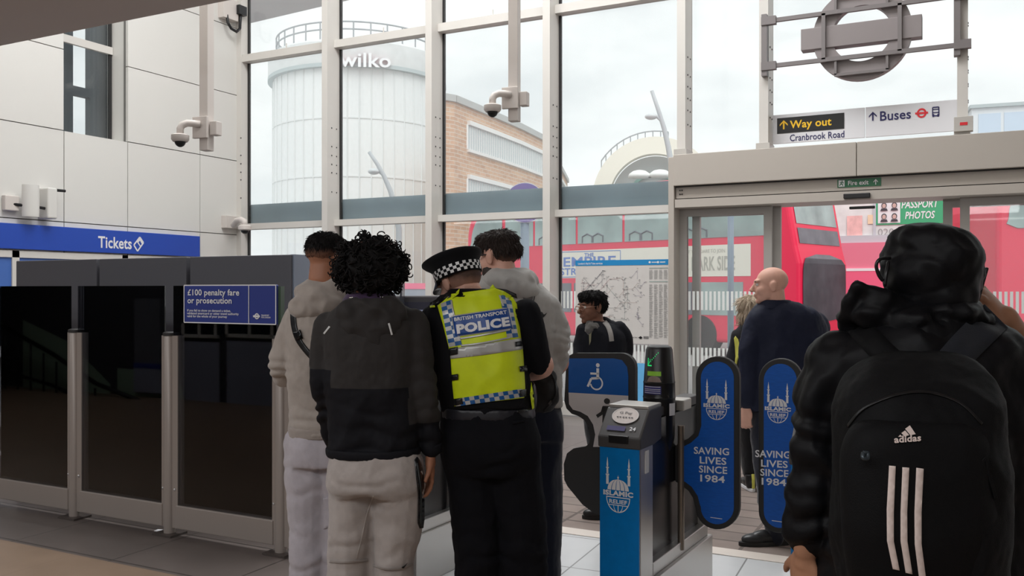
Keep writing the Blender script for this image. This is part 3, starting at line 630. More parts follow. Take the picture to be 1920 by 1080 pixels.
# ================================================================ GATES
GA = radians(29.9); GY = F_*cos(GA)+R_*sin(GA); GX = R_*cos(GA)-F_*sin(GA)
def gmat(o): return Matrix(((GX.x, GY.x, 0, o.x), (GX.y, GY.y, 0, o.y), (0, 0, 1, 0), (0, 0, 0, 1)))
M_gblue = mat('gate_blue_vinyl', (0, 122, 196), .3, var=.06, vscale=25)
M_pblue = mat('paddle_blue_vinyl', (14, 92, 186), .35, var=.10, vscale=30, stretch=(1, 1, 6))
M_steel = mat('brushed_steel', (190, 187, 184), .33, .85, bump=.06, bscale=30, stretch=(40, 40, 1))
M_head = mat('reader_dark_grey', (74, 72, 72), .45); M_gd = mat('gate_dark_panel', (30, 31, 34), .25)
def relief_logo(mb, q, off=Vector((0, 0, 0)), mi=None):
    """mosque dome with two minarets over a globe, lettered"""
    for s in (-1, 1):
        cx = .5+s*.36
        poly_on(mb, [(cx-.045, .50), (cx+.045, .50), (cx+.04, .66), (cx-.04, .66)], q, off, mi); poly_on(mb, [(cx-.06, .66), (cx+.06, .66), (cx+.06, .685), (cx-.06, .685)], q, off, mi)
        poly_on(mb, [(cx-.032, .69), (cx+.032, .69), (cx+.028, .79), (cx-.028, .79)], q, off, mi); poly_on(mb, [(cx-.05, .79), (cx+.05, .79), (cx+.05, .81), (cx-.05, .81)], q, off, mi)
        poly_on(mb, [(cx-.022, .815), (cx+.022, .815), (cx+.03, .86), (cx, 1.0), (cx-.03, .86)], q, off, mi)
    for i in range(5):      # dome as five gores
        c0 = -1+.4*i+.03; c1 = c0+.34; hs = [k/8 for k in range(9)]
        poly_on(mb, [(.5+.37*c0*math.sqrt(1-h*h), .405+.20*h) for h in hs]+[(.5+.37*c1*math.sqrt(1-h*h), .405+.20*h) for h in hs[-2::-1]], q, off, mi)
    poly_on(mb, [(.485, .6), (.515, .6), (.5, .68)], q, off, mi); poly_on(mb, circ(.5, .635, .03, .018, 10), q, off, mi)
    text_on(mb, 'ISLAMIC', sub(q, .0, .30, 1.0, .395), off, .05, mi)
    ring_on(mb, q, .5, .275, .40, .275, .93, off, 30, mi, pi, 2*pi)
    line_on(mb, q, [(.1, .275), (.9, .275)], .018, off, mi, .7); text_on(mb, 'RELIEF', sub(q, .2, .16, .8, .235), off, .03, mi)
    line_on(mb, q, [(.16, .135), (.84, .135)], .014, off, mi, .7); ring_on(mb, q, .5, .14, .16, .14, .9, off, 16, mi, pi, 2*pi); line_on(mb, q, [(.5, .135), (.5, .0)], .02, off, mi, .7)
def gate(o, lab, screen=True, gw=.195):
    r = thing('ticket_gate', o, lab, 'ticket gate', 'ticket gates'); M = gmat(o)
    def b(): return MB(M)
    m = b(); m.box(0, gw, 0, .16, 0, .90); m.build('pillar', M_steel, r, bevel=.006)
    m = b(); m.box(.002, gw-.002, -.006, 0, .02, .89); fp = m.build('blue_front', M_gblue, r)
    L = lambda x, y, z: M @ Vector((x, y, z))
    q = [L(.02, -.008, .595), L(gw-.03, -.008, .595), L(gw-.03, -.008, .845), L(.02, -.008, .845)]
    m = MB(); relief_logo(m, q); line_on(m, [L(0, -.008, .2), L(gw, -.008, .2), L(gw, -.008, .3), L(0, -.008, .3)], [(.2, .5), (.7, .5)], .05, asp=2); m.build('charity_logo', M_wtxt, fp)
    m = b(); m.prism([(-.006, -.012, .885), (-.006, -.016, .935), (-.006, .10, 1.055), (-.006, .26, 1.058), (-.006, .26, .90), (-.006, .16, .885)], (gw+.012, 0, 0)); hd = m.build('reader_head', M_head, r, bevel=.008)
    m = b(); m.box(-.0, gw, .10, .27, 1.052, 1.068); m.build('top_plate', M_alu, r, bevel=.004)
    sl = (Vector((0, .10, 1.055))-Vector((0, -.016, .935))); sl.normalize(); nrm = Vector((0, -sl.z, sl.y))
    def S(x, d, e): p = Vector((x, -.016, .935))+sl*d+nrm*e; return L(*p)
    cq = [S(gw/2-.065, .075, .004), S(gw/2+.065, .075, .004), S(gw/2+.065, .165, .004), S(gw/2-.065, .165, .004)]
    m = MB(); ring_on(m, cq, .5, .5, .5, .5, .0); m.build('reader_disc', mat('reader_white', (224, 214, 208), .4), hd)
    m = MB(); ring_on(m, [p+ (L(0, 0, 1)-L(0, 0, 0))*.001 for p in cq], .5, .5, .5, .5, .92); m.build('reader_rim', mat('reader_rim', (232, 226, 222), .3), hd)
    eo = (S(0, 0, .006)-S(0, 0, .004))
    m = MB(); text_on(m, 'G Pay', sub(cq, .27, .55, .73, .74), eo, .01); 
    for u in (.2, .3, .42, .52, .64, .74): poly_on(m, [(u, .36), (u+.07, .36), (u+.07, .42), (u, .42)], cq, eo)
    m.build('disc_print', mat('grey_print', (90, 88, 90), .6), hd)
    m = MB(); sq = [S(gw/2-.07, .035, .004), S(gw/2+.02, .035, .004), S(gw/2+.02, .06, .004), S(gw/2-.07, .06, .004)]; quad_on(m, sq); m.build('slot_label', mat('label_violet', (66, 60, 110), .5), hd)
    m = MB(); text_on(m, '24', [S(gw/2+.04, .04, .004), S(gw/2+.07, .04, .004), S(gw/2+.07, .06, .004), S(gw/2+.04, .06, .004)], bold=.02); m.build('number_print', M_wtxt, hd)
    m = b(); m.box(.05, gw-.05, -.022, -.0, .91, .945); m.build('ticket_slot', M_black, hd, bevel=.004)
    m = b(); m.box(gw-.001, gw+.003, .06, .10, .62+.15, .72+.15); m.build('side_label', M_wtxt, r)
    # plinth, rails, glazed middle, hinge tube, far pylon
    m = b(); m.box(0, gw+.02, .16, 1.0, 0, .275); m.box(.03, gw-.0, .16, .98, .275, .34); m.build('plinth', M_steel, r, bevel=.004)
    m = b(); m.box(.05, gw-.04, .16, .98, .34, .98); m.build('dark_infill', M_gd, r)
    m = b(); m.box(.05, gw-.05, .16, 1.0, .98, 1.03); m.build('top_rail', M_head, r, bevel=.006); m = b(); m.box(.04, gw-.01, .62, .74, .985, 1.04); m.build('rail_block', M_alu, r, bevel=.006)
    m = b(); m.box(.02, gw-.01, .93, 1.0, .275, .98); m.build('far_post', M_alu, r, bevel=.006)
    m = b(); m.tube([(gw-.005, .56, .30), (gw-.005, .56, .92)], .017, 14); m.build('hinge_tube', mat('bronze_steel', (150, 138, 126), .3, .7), r, smooth=True)
    if screen:
        cx, cy = gw*.5, .5; sc = .082
        prof = [(.052, .84), (.078, .875), (.081, 1.085)]
        m = b(); m.lathe([(.058, .80), (.076, .86), (.080, 1.06)], (cx, cy, 0), 32); m.build('display_base', M_black, r, smooth=True)
        m = b(); m.lathe([(.080, 1.06), (.082, 1.064), (.0795, 1.07), (.078, 1.135), (.080, 1.139), (.077, 1.144), (.0665, 1.30), (.06, 1.315), (.045, 1.322)], (cx, cy, 0), 32); dp = m.build('display_head', M_black, r, smooth=True)
        def cyl(a, z, e=.0015):
            rd_ = (.0785 if z < 1.14 else .077-(z-1.144)*.067)+e; return L(cx+rd_*sin(a), cy-rd_*cos(a), z)
        def patch(mm, a0, a1, z0, z1, mi=None, n=6):
            for i in range(n):
                u, v = a0+(a1-a0)*i/n, a0+(a1-a0)*(i+1)/n; mm.add([cyl(u, z0), cyl(v, z0), cyl(v, z1), cyl(u, z1)], [(0, 1, 2, 3)], mi)
        m = MB(); patch(m, -.5, .48, 1.175, 1.197); m.build('status_bar', mat('led_bar', (96, 140, 40), .5, emit=(110, 150, 40), estr=.35), dp)
        m = MB()
        for k in range(7): a = -.40+.11*k; z = 1.235+.0085*k; patch(m, a, a+.05, z, z+.005, n=1)
        patch(m, -.52, -.46, 1.225, 1.262, n=1); patch(m, -.52, -.17, 1.222, 1.228, n=2)
        for k in range(3): patch(m, -.46+.06*k, -.42+.06*k, 1.23+.01*k, 1.236+.01*k, n=1)
        m.build('green_arrow', mat('led_green', (30, 200, 110), .5, emit=(30, 190, 100), estr=1.0), dp)
        m = MB(); patch(m, -.75, .48, 1.085, 1.125, 0); m.build('blue_notice', mat('notice_violet', (58, 54, 130), .4), dp)
        m = MB()
        for z in (1.09, 1.1, 1.108, 1.12): patch(m, -.7, .43, z, z+.0025)
        m.v = [p+ (p-L(cx, cy, p.z))*.02 for p in m.v]; m.build('notice_print', M_wtxt, dp)
        m = MB()
        for i in range(8):
            a0, a1 = -.5+1.0*i/8, -.5+1.0*(i+1)/8; h = lambda k: 1.145+.03*math.sqrt(max(0, 1-((k-4)/4)**2))
            m.add([cyl(a0, 1.145), cyl(a1, 1.145), cyl(a1, h(i+1)), cyl(a0, h(i))], [(0, 1, 2, 3)])
        m.build('card_target', mat('card_target', (150, 132, 124), .4), dp)
        m = MB(); patch(m, 1.0, 1.55, .98, 1.04); m.v = [p+(p-L(cx, cy, p.z))*.03 for p in m.v]; m.build('side_label', M_wtxt, r)
    return r, M
OG = G(1125, 4.05)
gmid, MG = gate(OG, 'ticket gate with blue charity front and card reader in the middle')
OR = OG+GX*.85; gright, MR = gate(OR, 'ticket gate mostly hidden behind the man with the backpack', False)
OL = OG-GX*1.36; gleft, ML = gate(OL, 'ticket gate hidden behind the police officer and the curly haired man', False)
# paddles
def smooth_poly(pts, it=2):
    for _ in range(it):
        o = []
        for i in range(len(pts)):
            a, b = pts[i], pts[(i+1) % len(pts)]; o += [(a[0]*.75+b[0]*.25, a[1]*.75+b[1]*.25), (a[0]*.25+b[0]*.75, a[1]*.25+b[1]*.75)]
        pts = o
    return pts
def inset(pts, d):
    n = len(pts); A = sum(pts[i][0]*pts[(i+1) % n][1]-pts[(i+1) % n][0]*pts[i][1] for i in range(n)); s = 1 if A > 0 else -1; o = []
    for i in range(n):
        a, b, c = pts[i-1], pts[i], pts[(i+1) % n]; tx, ty = c[0]-a[0], c[1]-a[1]; L = math.hypot(tx, ty) or 1; o.append((b[0]-ty/L*d*s, b[1]+tx/L*d*s))
    return o
def paddle(parent, M, pts, yl, ins, nm='gate_paddle', th=.035):
    p0 = M @ Vector((0, yl, 0)); n = -GY; m = MB(); pl = lambda p, e=0: onPl(p[0], p[1], p0+n*e, n)
    m.prism([pl(p) for p in pts], GY*th); pd = m.build(nm, M_dark, parent, bevel=.006)
    return pd, pl, inset(pts, ins)
arc = lambda cx, cy, rx, ry, a0, a1, n=12: [(cx+rx*cos(a0+(a1-a0)*i/(n-1)), cy-ry*sin(a0+(a1-a0)*i/(n-1))) for i in range(n)]
def pout(cx, top, bot, hw, sgn, lift=0, cut=False):
    t_ = arc(cx, top+hw, hw, hw, pi, 0, 16); b_ = arc(cx, bot-hw*1.02, hw, hw*1.02, 0, -pi, 16)
    side = [(cx-hw-1, 950+lift), (cx-hw-5, 934+lift), (cx-hw-14, 920+lift), (cx-hw-30, 908+lift), (cx-hw-38, 903+lift), (cx-hw-39, 897+lift), (cx-hw-39, 838+lift), (cx-hw-34, 832+lift), (cx-hw-14, 822+lift), (cx-hw-3, 812+lift), (cx-hw+1, 798+lift)]
    pts = t_+b_+side
    return pts if sgn > 0 else [(2*cx-x, y) for x, y in pts][::-1]
def relief_paddle(parent, M, pts, yl, cx, lift, nm='gate_paddle'):
    pd, pl, ip = paddle(parent, M, pts, yl, 10, nm)
    m = MB(); m.add([pl(p, .002) for p in ip], [list(range(len(ip)))]); m.build('blue_face', M_pblue, pd)
    qp = lambda x0, y0, x1, y1: [pl(a, .004) for a in ((x0, y1+lift), (x1, y1+lift+3), (x1, y0+lift+3), (x0, y0+lift))]
    m = MB(); relief_logo(m, qp(cx-25, 709, cx+24, 786)); m.build('charity_logo', M_wtxt, pd)
    m = MB()
    for s, y, w, dx in (('SAVING', 837.5, 66, -10), ('LIVES', 855.5, 50, -7), ('SINCE', 872.5, 53, -7), ('1984', 889.5, 46, -8)): text_on(m, s, qp(cx+dx-w/2, y, cx+dx+w/2, y+13.5), bold=.02)
    line_on(m, qp(cx-12, 968, cx+10, 972), [(0, .5), (1, .5)], .3, asp=5)
    m.build('slogan', M_wtxt, pd); return pd
relief_paddle(gmid, MG, pout(1345, 668, 993, 41, 1), .56, 1344, 0)
relief_paddle(gright, MR, pout(1463, 672, 1000, 41, -1), .56, 1459, 6)
# accessible gate paddle, hinged on the middle gate and turned into the wide aisle
wp = [(1062, 672)]+arc(1080, 684, 20, 22, pi, pi/2, 6)+arc(1163, 690, 28, 28, pi/2, 0, 8)+[(1191, 800), (1191, 955)]+[(1180, 966), (1126, 966), (1113, 962)]+[(1092, 946), (1064, 912), (1058, 900), (1057, 870), (1063, 850), (1075, 841), (1098, 837), (1104, 832), (1107, 822), (1104, 802), (1096, 788), (1084, 780), (1072, 776), (1062, 766), (1058, 752)]
pd, pl, ip = paddle(gmid, MG, wp, .62, 8)
up = lambda pts, e: [pl(p, e) for p in pts]
m = MB(); f = [(1066, 672), (1150, 672), (1166, 675), (1176, 688), (1178, 705), (1178, 742), (1066, 736)]; m.add(up(f, .002), [list(range(len(f)))]); m.build('blue_face', mat('accessible_blue', (0, 86, 164), .35), pd)
m = MB(); f = [(1066, 736), (1178, 742), (1178, 838), (1112, 838), (1116, 815), (1112, 796), (1102, 780), (1088, 772), (1074, 768), (1067, 758)]; m.add(up(f, .002), [list(range(len(f)))]); m.build('white_face', mat('accessible_white', (206, 200, 198), .45), pd)
q = up([(1098, 731), (1139, 733), (1139, 681), (1098, 679)], .004)
def wheelchair(m, q):
    poly_on(m, circ(.56, .91, .085, .075, 20), q); line_on(m, q, [(.56, .80), (.56, .42)], .1, asp=.8)
    line_on(m, q, [(.22, .60), (.60, .60)], .075, asp=.8); line_on(m, q, [(.60, .45), (.26, .42), (.10, .12)], .085, asp=.8)
    ring_on(m, q, .50, .26, .30, .255, .78, Vector((0, 0, 0)), 30, None, -pi*.95, pi*.38)
m = MB(); wheelchair(m, q); m.build('wheelchair_symbol', M_wtxt, pd)
q = up([(1120, 838), (1172, 838), (1172, 748), (1120, 746)], .004)
m = MB(); poly_on(m, circ(.35, .94, .11, .06, 16), q); poly_on(m, [(.2, .84), (.5, .84), (.55, .5), (.18, .5)], q); line_on(m, q, [(.24, .82), (.18, .70), (-.02, .62)], .07, asp=.6); line_on(m, q, [(.27, .5), (.22, .05)], .1, asp=.6); line_on(m, q, [(.44, .5), (.47, .05)], .1, asp=.6)
m.build('person_symbol', M_dark, pd)

# kiosk behind the officer
tk = 7.4; c = G(768, tk); Mk = Matrix.Translation(c) @ Matrix.Rotation(TH, 4, 'Z'); s = tk/FPX
r = thing('ticket_kiosk', c, 'dark ticket kiosk with lit screen strip behind the police officer', 'kiosk')
zk = CAMH-12*s
m = MB(Mk); m.box(-.32, .32, 0, .45, 0, zk); m.build('cabinet', mat('kiosk_dark', (64, 62, 66), .45), r, bevel=.012)
m = MB(Mk); m.box(-.3, .3, -.012, 0, zk-.115, zk-.05); m.build('visor', mat('kiosk_navy', (36, 36, 58), .4), r)
m = MB(Mk); m.box(-.3, .3, -.01, 0, zk-.42, zk-.115); m.build('screen', mat('kiosk_screen', (150, 158, 180), .3, emit=(150, 158, 185), estr=.25), r)
m = MB(Mk); m.box(-.055, -.04, -.2, 0, .9, zk+.13); m.build('privacy_screen', mat('privacy_edge', (60, 64, 72), .2), r)

# paper scrap under the barrier
c = onZ(300, 996, 0.003); m = MB(); m.prism([c+Vector(v) for v in ((-.04, -.015, 0), (.04, -.02, 0), (.045, .012, .01), (-.035, .015, .004))], (0, 0, .002))
tag(m.build('paper_scrap', M_wtxt, None, origin=tuple(c)), 'scrap of white paper on the tiles under the barrier', 'litter')

# ================================================================ OUTSIDE
M_conc = mat('tower_white_cladding', (228, 230, 230), .6, var=.03)
tcen = P(672, HZ, 57); tcen.z = 0; tk57 = 57/FPX
def zt57(y): return CAMH+(HZ-y)*(57-5.3)/FPX
r = thing('tower', tcen, 'round white clad tower with a shop name on its cap', 'building')
m = MB(); m.lathe([(5.3, 0), (5.3, zt57(122))], tcen, 96)
ob = m.build('drum', M_conc, r, smooth=True)
m = MB()
for i in range(48): a = 2*pi*i/48; p = tcen+Vector((5.31*cos(a), 5.31*sin(a), 0)); m.tube([p, p+Vector((0, 0, zt57(122)))], .045, 6)
for y in (220, 330, 400): m.lathe([(5.335, zt57(y)-.04), (5.335, zt57(y)+.04)], tcen, 96)
m.build('panel_seams', mat('seam_grey', (219, 221, 221), .6), r)
m = MB(); m.lathe([(5.32, zt57(124)), (5.55, zt57(122)), (5.6, zt57(118)), (5.6, zt57(78)), (5.3, zt57(72)), (.1, zt57(71))], tcen, 96); m.build('cap', mat('cap_white', (220, 222, 222), .6, var=.06, vscale=2), r, smooth=True)
m = MB(); m.lathe([(5.62, zt57(126)), (5.62, zt57(119))], tcen, 96); m.build('cap_rim', mat('rim_grey', (176, 186, 188), .6), r)
m = MB()
for zz_ in (zt57(38), zt57(52)): m.tube([tcen+Vector((5.1*cos(2*pi*i/64), 5.1*sin(2*pi*i/64), zz_)) for i in range(65)], .05, 6)
for i in range(32): a = 2*pi*i/32; m.tube([tcen+Vector((5.1*cos(a), 5.1*sin(a), zt57(74))), tcen+Vector((5.1*cos(a), 5.1*sin(a), zt57(38)))], .045, 6)
m.build('guard_rail', mat('rail_grey', (158, 162, 166), .5), r)
m = MB(); p = P(512, 140, 53); m.tube([P(521, 126, 55), P(516, 172, 55)], .12, 8); m.build('bracket', mat('rim_grey', (176, 186, 188)), r)
def oncyl(px, py, R=5.66):
    d = ray(px, py); o = ORG-tcen; a = d.x**2+d.y**2; b = 2*(o.x*d.x+o.y*d.y); c_ = o.x**2+o.y**2-R*R; t = (-b-math.sqrt(max(0, b*b-4*a*c_)))/(2*a); return ORG+d*t
vs, fs_, ar = text2d('wilko', .02); m = MB()
front = [oncyl(637+u*96, 125-v*27+u*2, 5.85) for u, v in vs]; back = [oncyl(637+u*96, 125-v*27+u*2, 5.62) for u, v in vs]
k = len(vs); m.add(front+back, [f for f in fs_]+[[k+i for i in f][::-1] for f in fs_], 0)
ed = {}
for f in fs_:
    for i in range(len(f)): e = (f[i], f[(i+1) % len(f)]); ed[e] = 1
for (a, b) in list(ed):
    if (b, a) not in ed: m.add([front[a], front[b], back[b], back[a]], [(0, 1, 2, 3)], 1)
m.build('shop_name', [mat('sign_letter_white', (236, 236, 238), .5), mat('sign_letter_side', (206, 150, 158), .5)], r)

# brick office
M_brick = tile_mat('tan_brick', (214, 176, 146), (196, 156, 126), (212, 198, 184), .5, .16, .016, .9, .5, 0, .3, uv=True, var=.35)
base = [(834, 35.0), (852, 35.3), (876, 36.3), (926, 38.6), (975, 41.3), (1017, 44.4), (1040, 51), (1064, 62)]
pl_ = [G(a, t) for a, t in base]
dense = []
for i in range(len(pl_)-1):
    for k in range(6): dense.append(pl_[i].lerp(pl_[i+1], k/6))
dense.append(pl_[-1])
cum = [0]
for a, b in zip(dense[:-1], dense[1:]): cum.append(cum[-1]+(b-a).length)
r = thing('brick_office', pl_[3], 'tan brick office block with strip windows curving away', 'building')
hB = 9.2; vs = []; fs_ = []; uvs = []
def uvmesh(name, ring, cumv, z0, z1, m_, par, out=0):
    me = bpy.data.meshes.new(name); vs = []; fs_ = []
    for p in ring: vs += [(p.x, p.y, z0), (p.x, p.y, z1)]
    for i in range(len(ring)-1): fs_.append((2*i, 2*i+2, 2*i+3, 2*i+1))
    me.from_pydata(vs, [], fs_); uvl = me.uv_layers.new(name='UVMap')
    for p in me.polygons:
        for li in p.loop_indices:
            vi = me.loops[li].vertex_index; uvl.data[li].uv = (cumv[vi//2], vs[vi][2])
    return link(name, me, m_, par)
bk = [G(1064, 72), G(850, 66), dense[0]]
ring = dense+bk; cc = cum[:]
for a, b in zip([dense[-1]]+bk[:-1], bk): cc.append(cc[-1]+(b-a).length)
uvmesh('brick_wall', ring, cc, -.2, hB, M_brick, r)
m = MB(); m.add([p+Vector((0, 0, hB-.02)) for p in ring[:-1]], [list(range(len(ring)-1))]); m.build('roof', mat('roof_grey', (150, 150, 148), .8), r)
def strip(ring, z0, z1, o0, o1, i0, i1):
    m = MB()
    for i in range(i0, i1):
        a, b = ring[i], ring[i+1]; t = (b-a).normalized(); n = Vector((t.y, -t.x, 0))
        if n.dot(F_) > 0: n = -n
        m.prism([a+n*o0+Vector((0, 0, z0)), b+n*o0+Vector((0, 0, z0)), b+n*o0+Vector((0, 0, z1)), a+n*o0+Vector((0, 0, z1))], n*(o1-o0))
    return m
strip(dense, hB-.15, hB+.12, -.1, .12, 0, len(dense)-1).build('parapet', mat('parapet_grey', (182, 184, 182), .7), r)
M_bw = mat('office_glass', (190, 198, 200), .15); M_bf = mat('office_frame', (232, 232, 230), .6)
for zb, zt2, nm in ((7.35, 8.35, 'strip_window'), (4.85, 6.15, 'strip_window')):
    w = strip(dense, zb, zt2, -.05, .03, 12, len(dense)-1).build(nm, M_bw, r)
    m = strip(dense, zt2-.02, zt2+.16, -.02, .14, 12, len(dense)-1); m2 = strip(dense, zb-.12, zb, -.02, .1, 12, len(dense)-1); m.add(m2.v, m2.f)
    for i in range(12, len(dense)-1):
        for k in (0, .5):
            p = dense[i].lerp(dense[i+1], k); m.tube([p+Vector((0, 0, zb)), p+Vector((0, 0, zt2))], .05, 4)
    m.build('window_frame', M_bf, w)
m = MB(); p = G(937, 41); 
# arched station-side building
ta = 60; s = ta/FPX; ac = P(1226, 372, ta); r = thing('arched_building', Vector((ac.x, ac.y, 0)), 'cream arched frontage beyond the buses', 'building')
Ma = Matrix.Translation(ac) @ Matrix.Rotation(TH-radians(12), 4, 'Z')
def arch(mb, ro, ri, y0, y1, n=40, zsc=1.0):
    vs = []; fs = []
    for i in range(n+1):
        a = pi*i/n
        for rad, y in ((ro, y0), (ri, y0), (ri, y1), (ro, y1)): vs.append((rad*cos(a), y, rad*sin(a)*zsc))
    for i in range(n):
        for k in range(4): l = (k+1) % 4; fs.append((4*i+k, 4*i+l, 4*i+4+l, 4*i+4+k))
    fs += [(0, 1, 2, 3), (4*n, 4*n+1, 4*n+2, 4*n+3)]; mb.add(vs, fs)
m = MB(Ma); arch(m, 116*s, 84*s, 0, .9); m.box(-116*s, -84*s, 0, .9, -ac.z, 0); m.box(84*s, 116*s, 0, .9, -ac.z, 0); m.build('arch_band', mat('arch_cream', (236, 230, 216), .6), r, smooth=True)
m = MB(Ma); m.prism([(84*s*cos(pi*i/30), 1.2, 84*s*sin(pi*i/30)) for i in range(31)]+[(-84*s, 1.2, -ac.z), (84*s, 1.2, -ac.z)], (0, 1.2, 0)); m.build('recess_wall', mat('recess_grey', (176, 178, 178), .7), r)
m = MB(Ma); arch(m, 52*s, 46*s, .9, 1.15); m.build('green_arch', mat('arch_green', (110, 150, 140), .5), r, smooth=True)
for cx in (-26, 12):
    m = MB(Ma); m.lathe([(22*s, 38*s), (19*s, 45*s), (12*s, 50*s), (.1, 52*s)], (cx*s, -.5, 0), 24); m.build('white_dome', mat('dome_white', (240, 240, 238), .6), r, smooth='all')
m = MB(Ma); pts = [Vector((120*s*cos(a), .4, 120*s*sin(a)+.3)) for a in [1.35+1.2*i/10 for i in range(11)]]; m.tube(pts, .05, 6)
for p in pts: m.tube([p, p-Vector((0, 0, .5))], .04, 5)
m.build('roof_rail', mat('rail_grey', (158, 162, 166)), r)
# street lamps
M_lamp = mat('lamp_grey', (182, 186, 190), .5)
def lamp(pts, t, head, lab):
    r = thing('street_lamp', G(pts[-1][0], t), lab, 'street lamp', 'street lamps beyond the glass')
    w = [P(x, y, t) for x, y in pts]; b = w[-1].copy(); b.z = 0; m = MB(); w2 = w+[b]; m.tube(w2, [(.05+.05*i/len(w2))*t/25 for i in range(len(w2))], 10); m.build('pole', M_lamp, r, smooth='all')
    m = MB(); a = [P(x, y, t) for x, y in head]; m.tube(a[:2], .04*t/25, 8); m.build('arm', M_lamp, r)
    m = MB(); m.ell((a[1]+a[2])/2, (a[2]-a[1]).length*.5, .17*t/25, .09*t/25, Matrix.Rotation(TH, 3, 'Z')); m.build('lamp_head', mat('lamp_head_pale', (206, 210, 212), .4), r, smooth='all')
lamp([(692, 285), (707, 307), (720, 330), (732, 358), (741, 390), (748, 430)], 26, [(722, 330), (712, 323), (690, 320)], 'curved grey street lamp in front of the round tower')
lamp([(1222, 170), (1234, 205), (1245, 240), (1253, 275), (1259, 310)], 36, [(1243, 230), (1233, 220), (1209, 217)], 'curved grey street lamp beside the arched building')
# purple totem
r = thing('totem_sign', G(984, 15), 'blue grey pole with round purple sign behind the canopy', 'sign'); c = P(984, 381, 15)
m = MB(); b = G(984, 15); m.tube([b, Vector((b.x, b.y, c.z+.1))], .075, 12); m.build('pole', mat('totem_pole', (150, 166, 184), .5), r, smooth='all')
Mt = Matrix.Translation(c) @ Matrix.Rotation(TH, 4, 'Z') @ Matrix.Rotation(pi/2, 4, 'X')
m = MB(Mt); m.lathe([(.34, -.08), (.34, .08)], (0, 0, 0), 40); m.build('disc', mat('totem_white', (236, 236, 242), .5), r, smooth=True)
m = MB(Mt); 
for z in (.085, -.085): 
    vs = []
    for i in range(41):
        a = 2*pi*i/40; vs += [(.33*cos(a), .33*sin(a), z), (.22*cos(a), .22*sin(a), z)]
    m.add(vs, [(2*i, 2*i+1, 2*i+3, 2*i+2) for i in range(40)])
m.box(-.36, .36, -.06, .06, -.088, .088); m.build('purple_ring', mat('totem_purple', (112, 84, 170), .5), r)
r = thing('street_pole', G(1370, 14), 'slim blue grey pole outside the left door leaf', 'pole'); m = MB(); b = G(1370, 14); m.tube([b, b+U_*3.5], .05, 12); m.build('pole', mat('totem_pole', (150, 166, 184), .5), r, smooth='all'); m = MB(); m.tube([b, b+U_*.25], .075, 12); m.build('base_collar', mat('totem_pole', (150, 166, 184)), r, smooth=True)
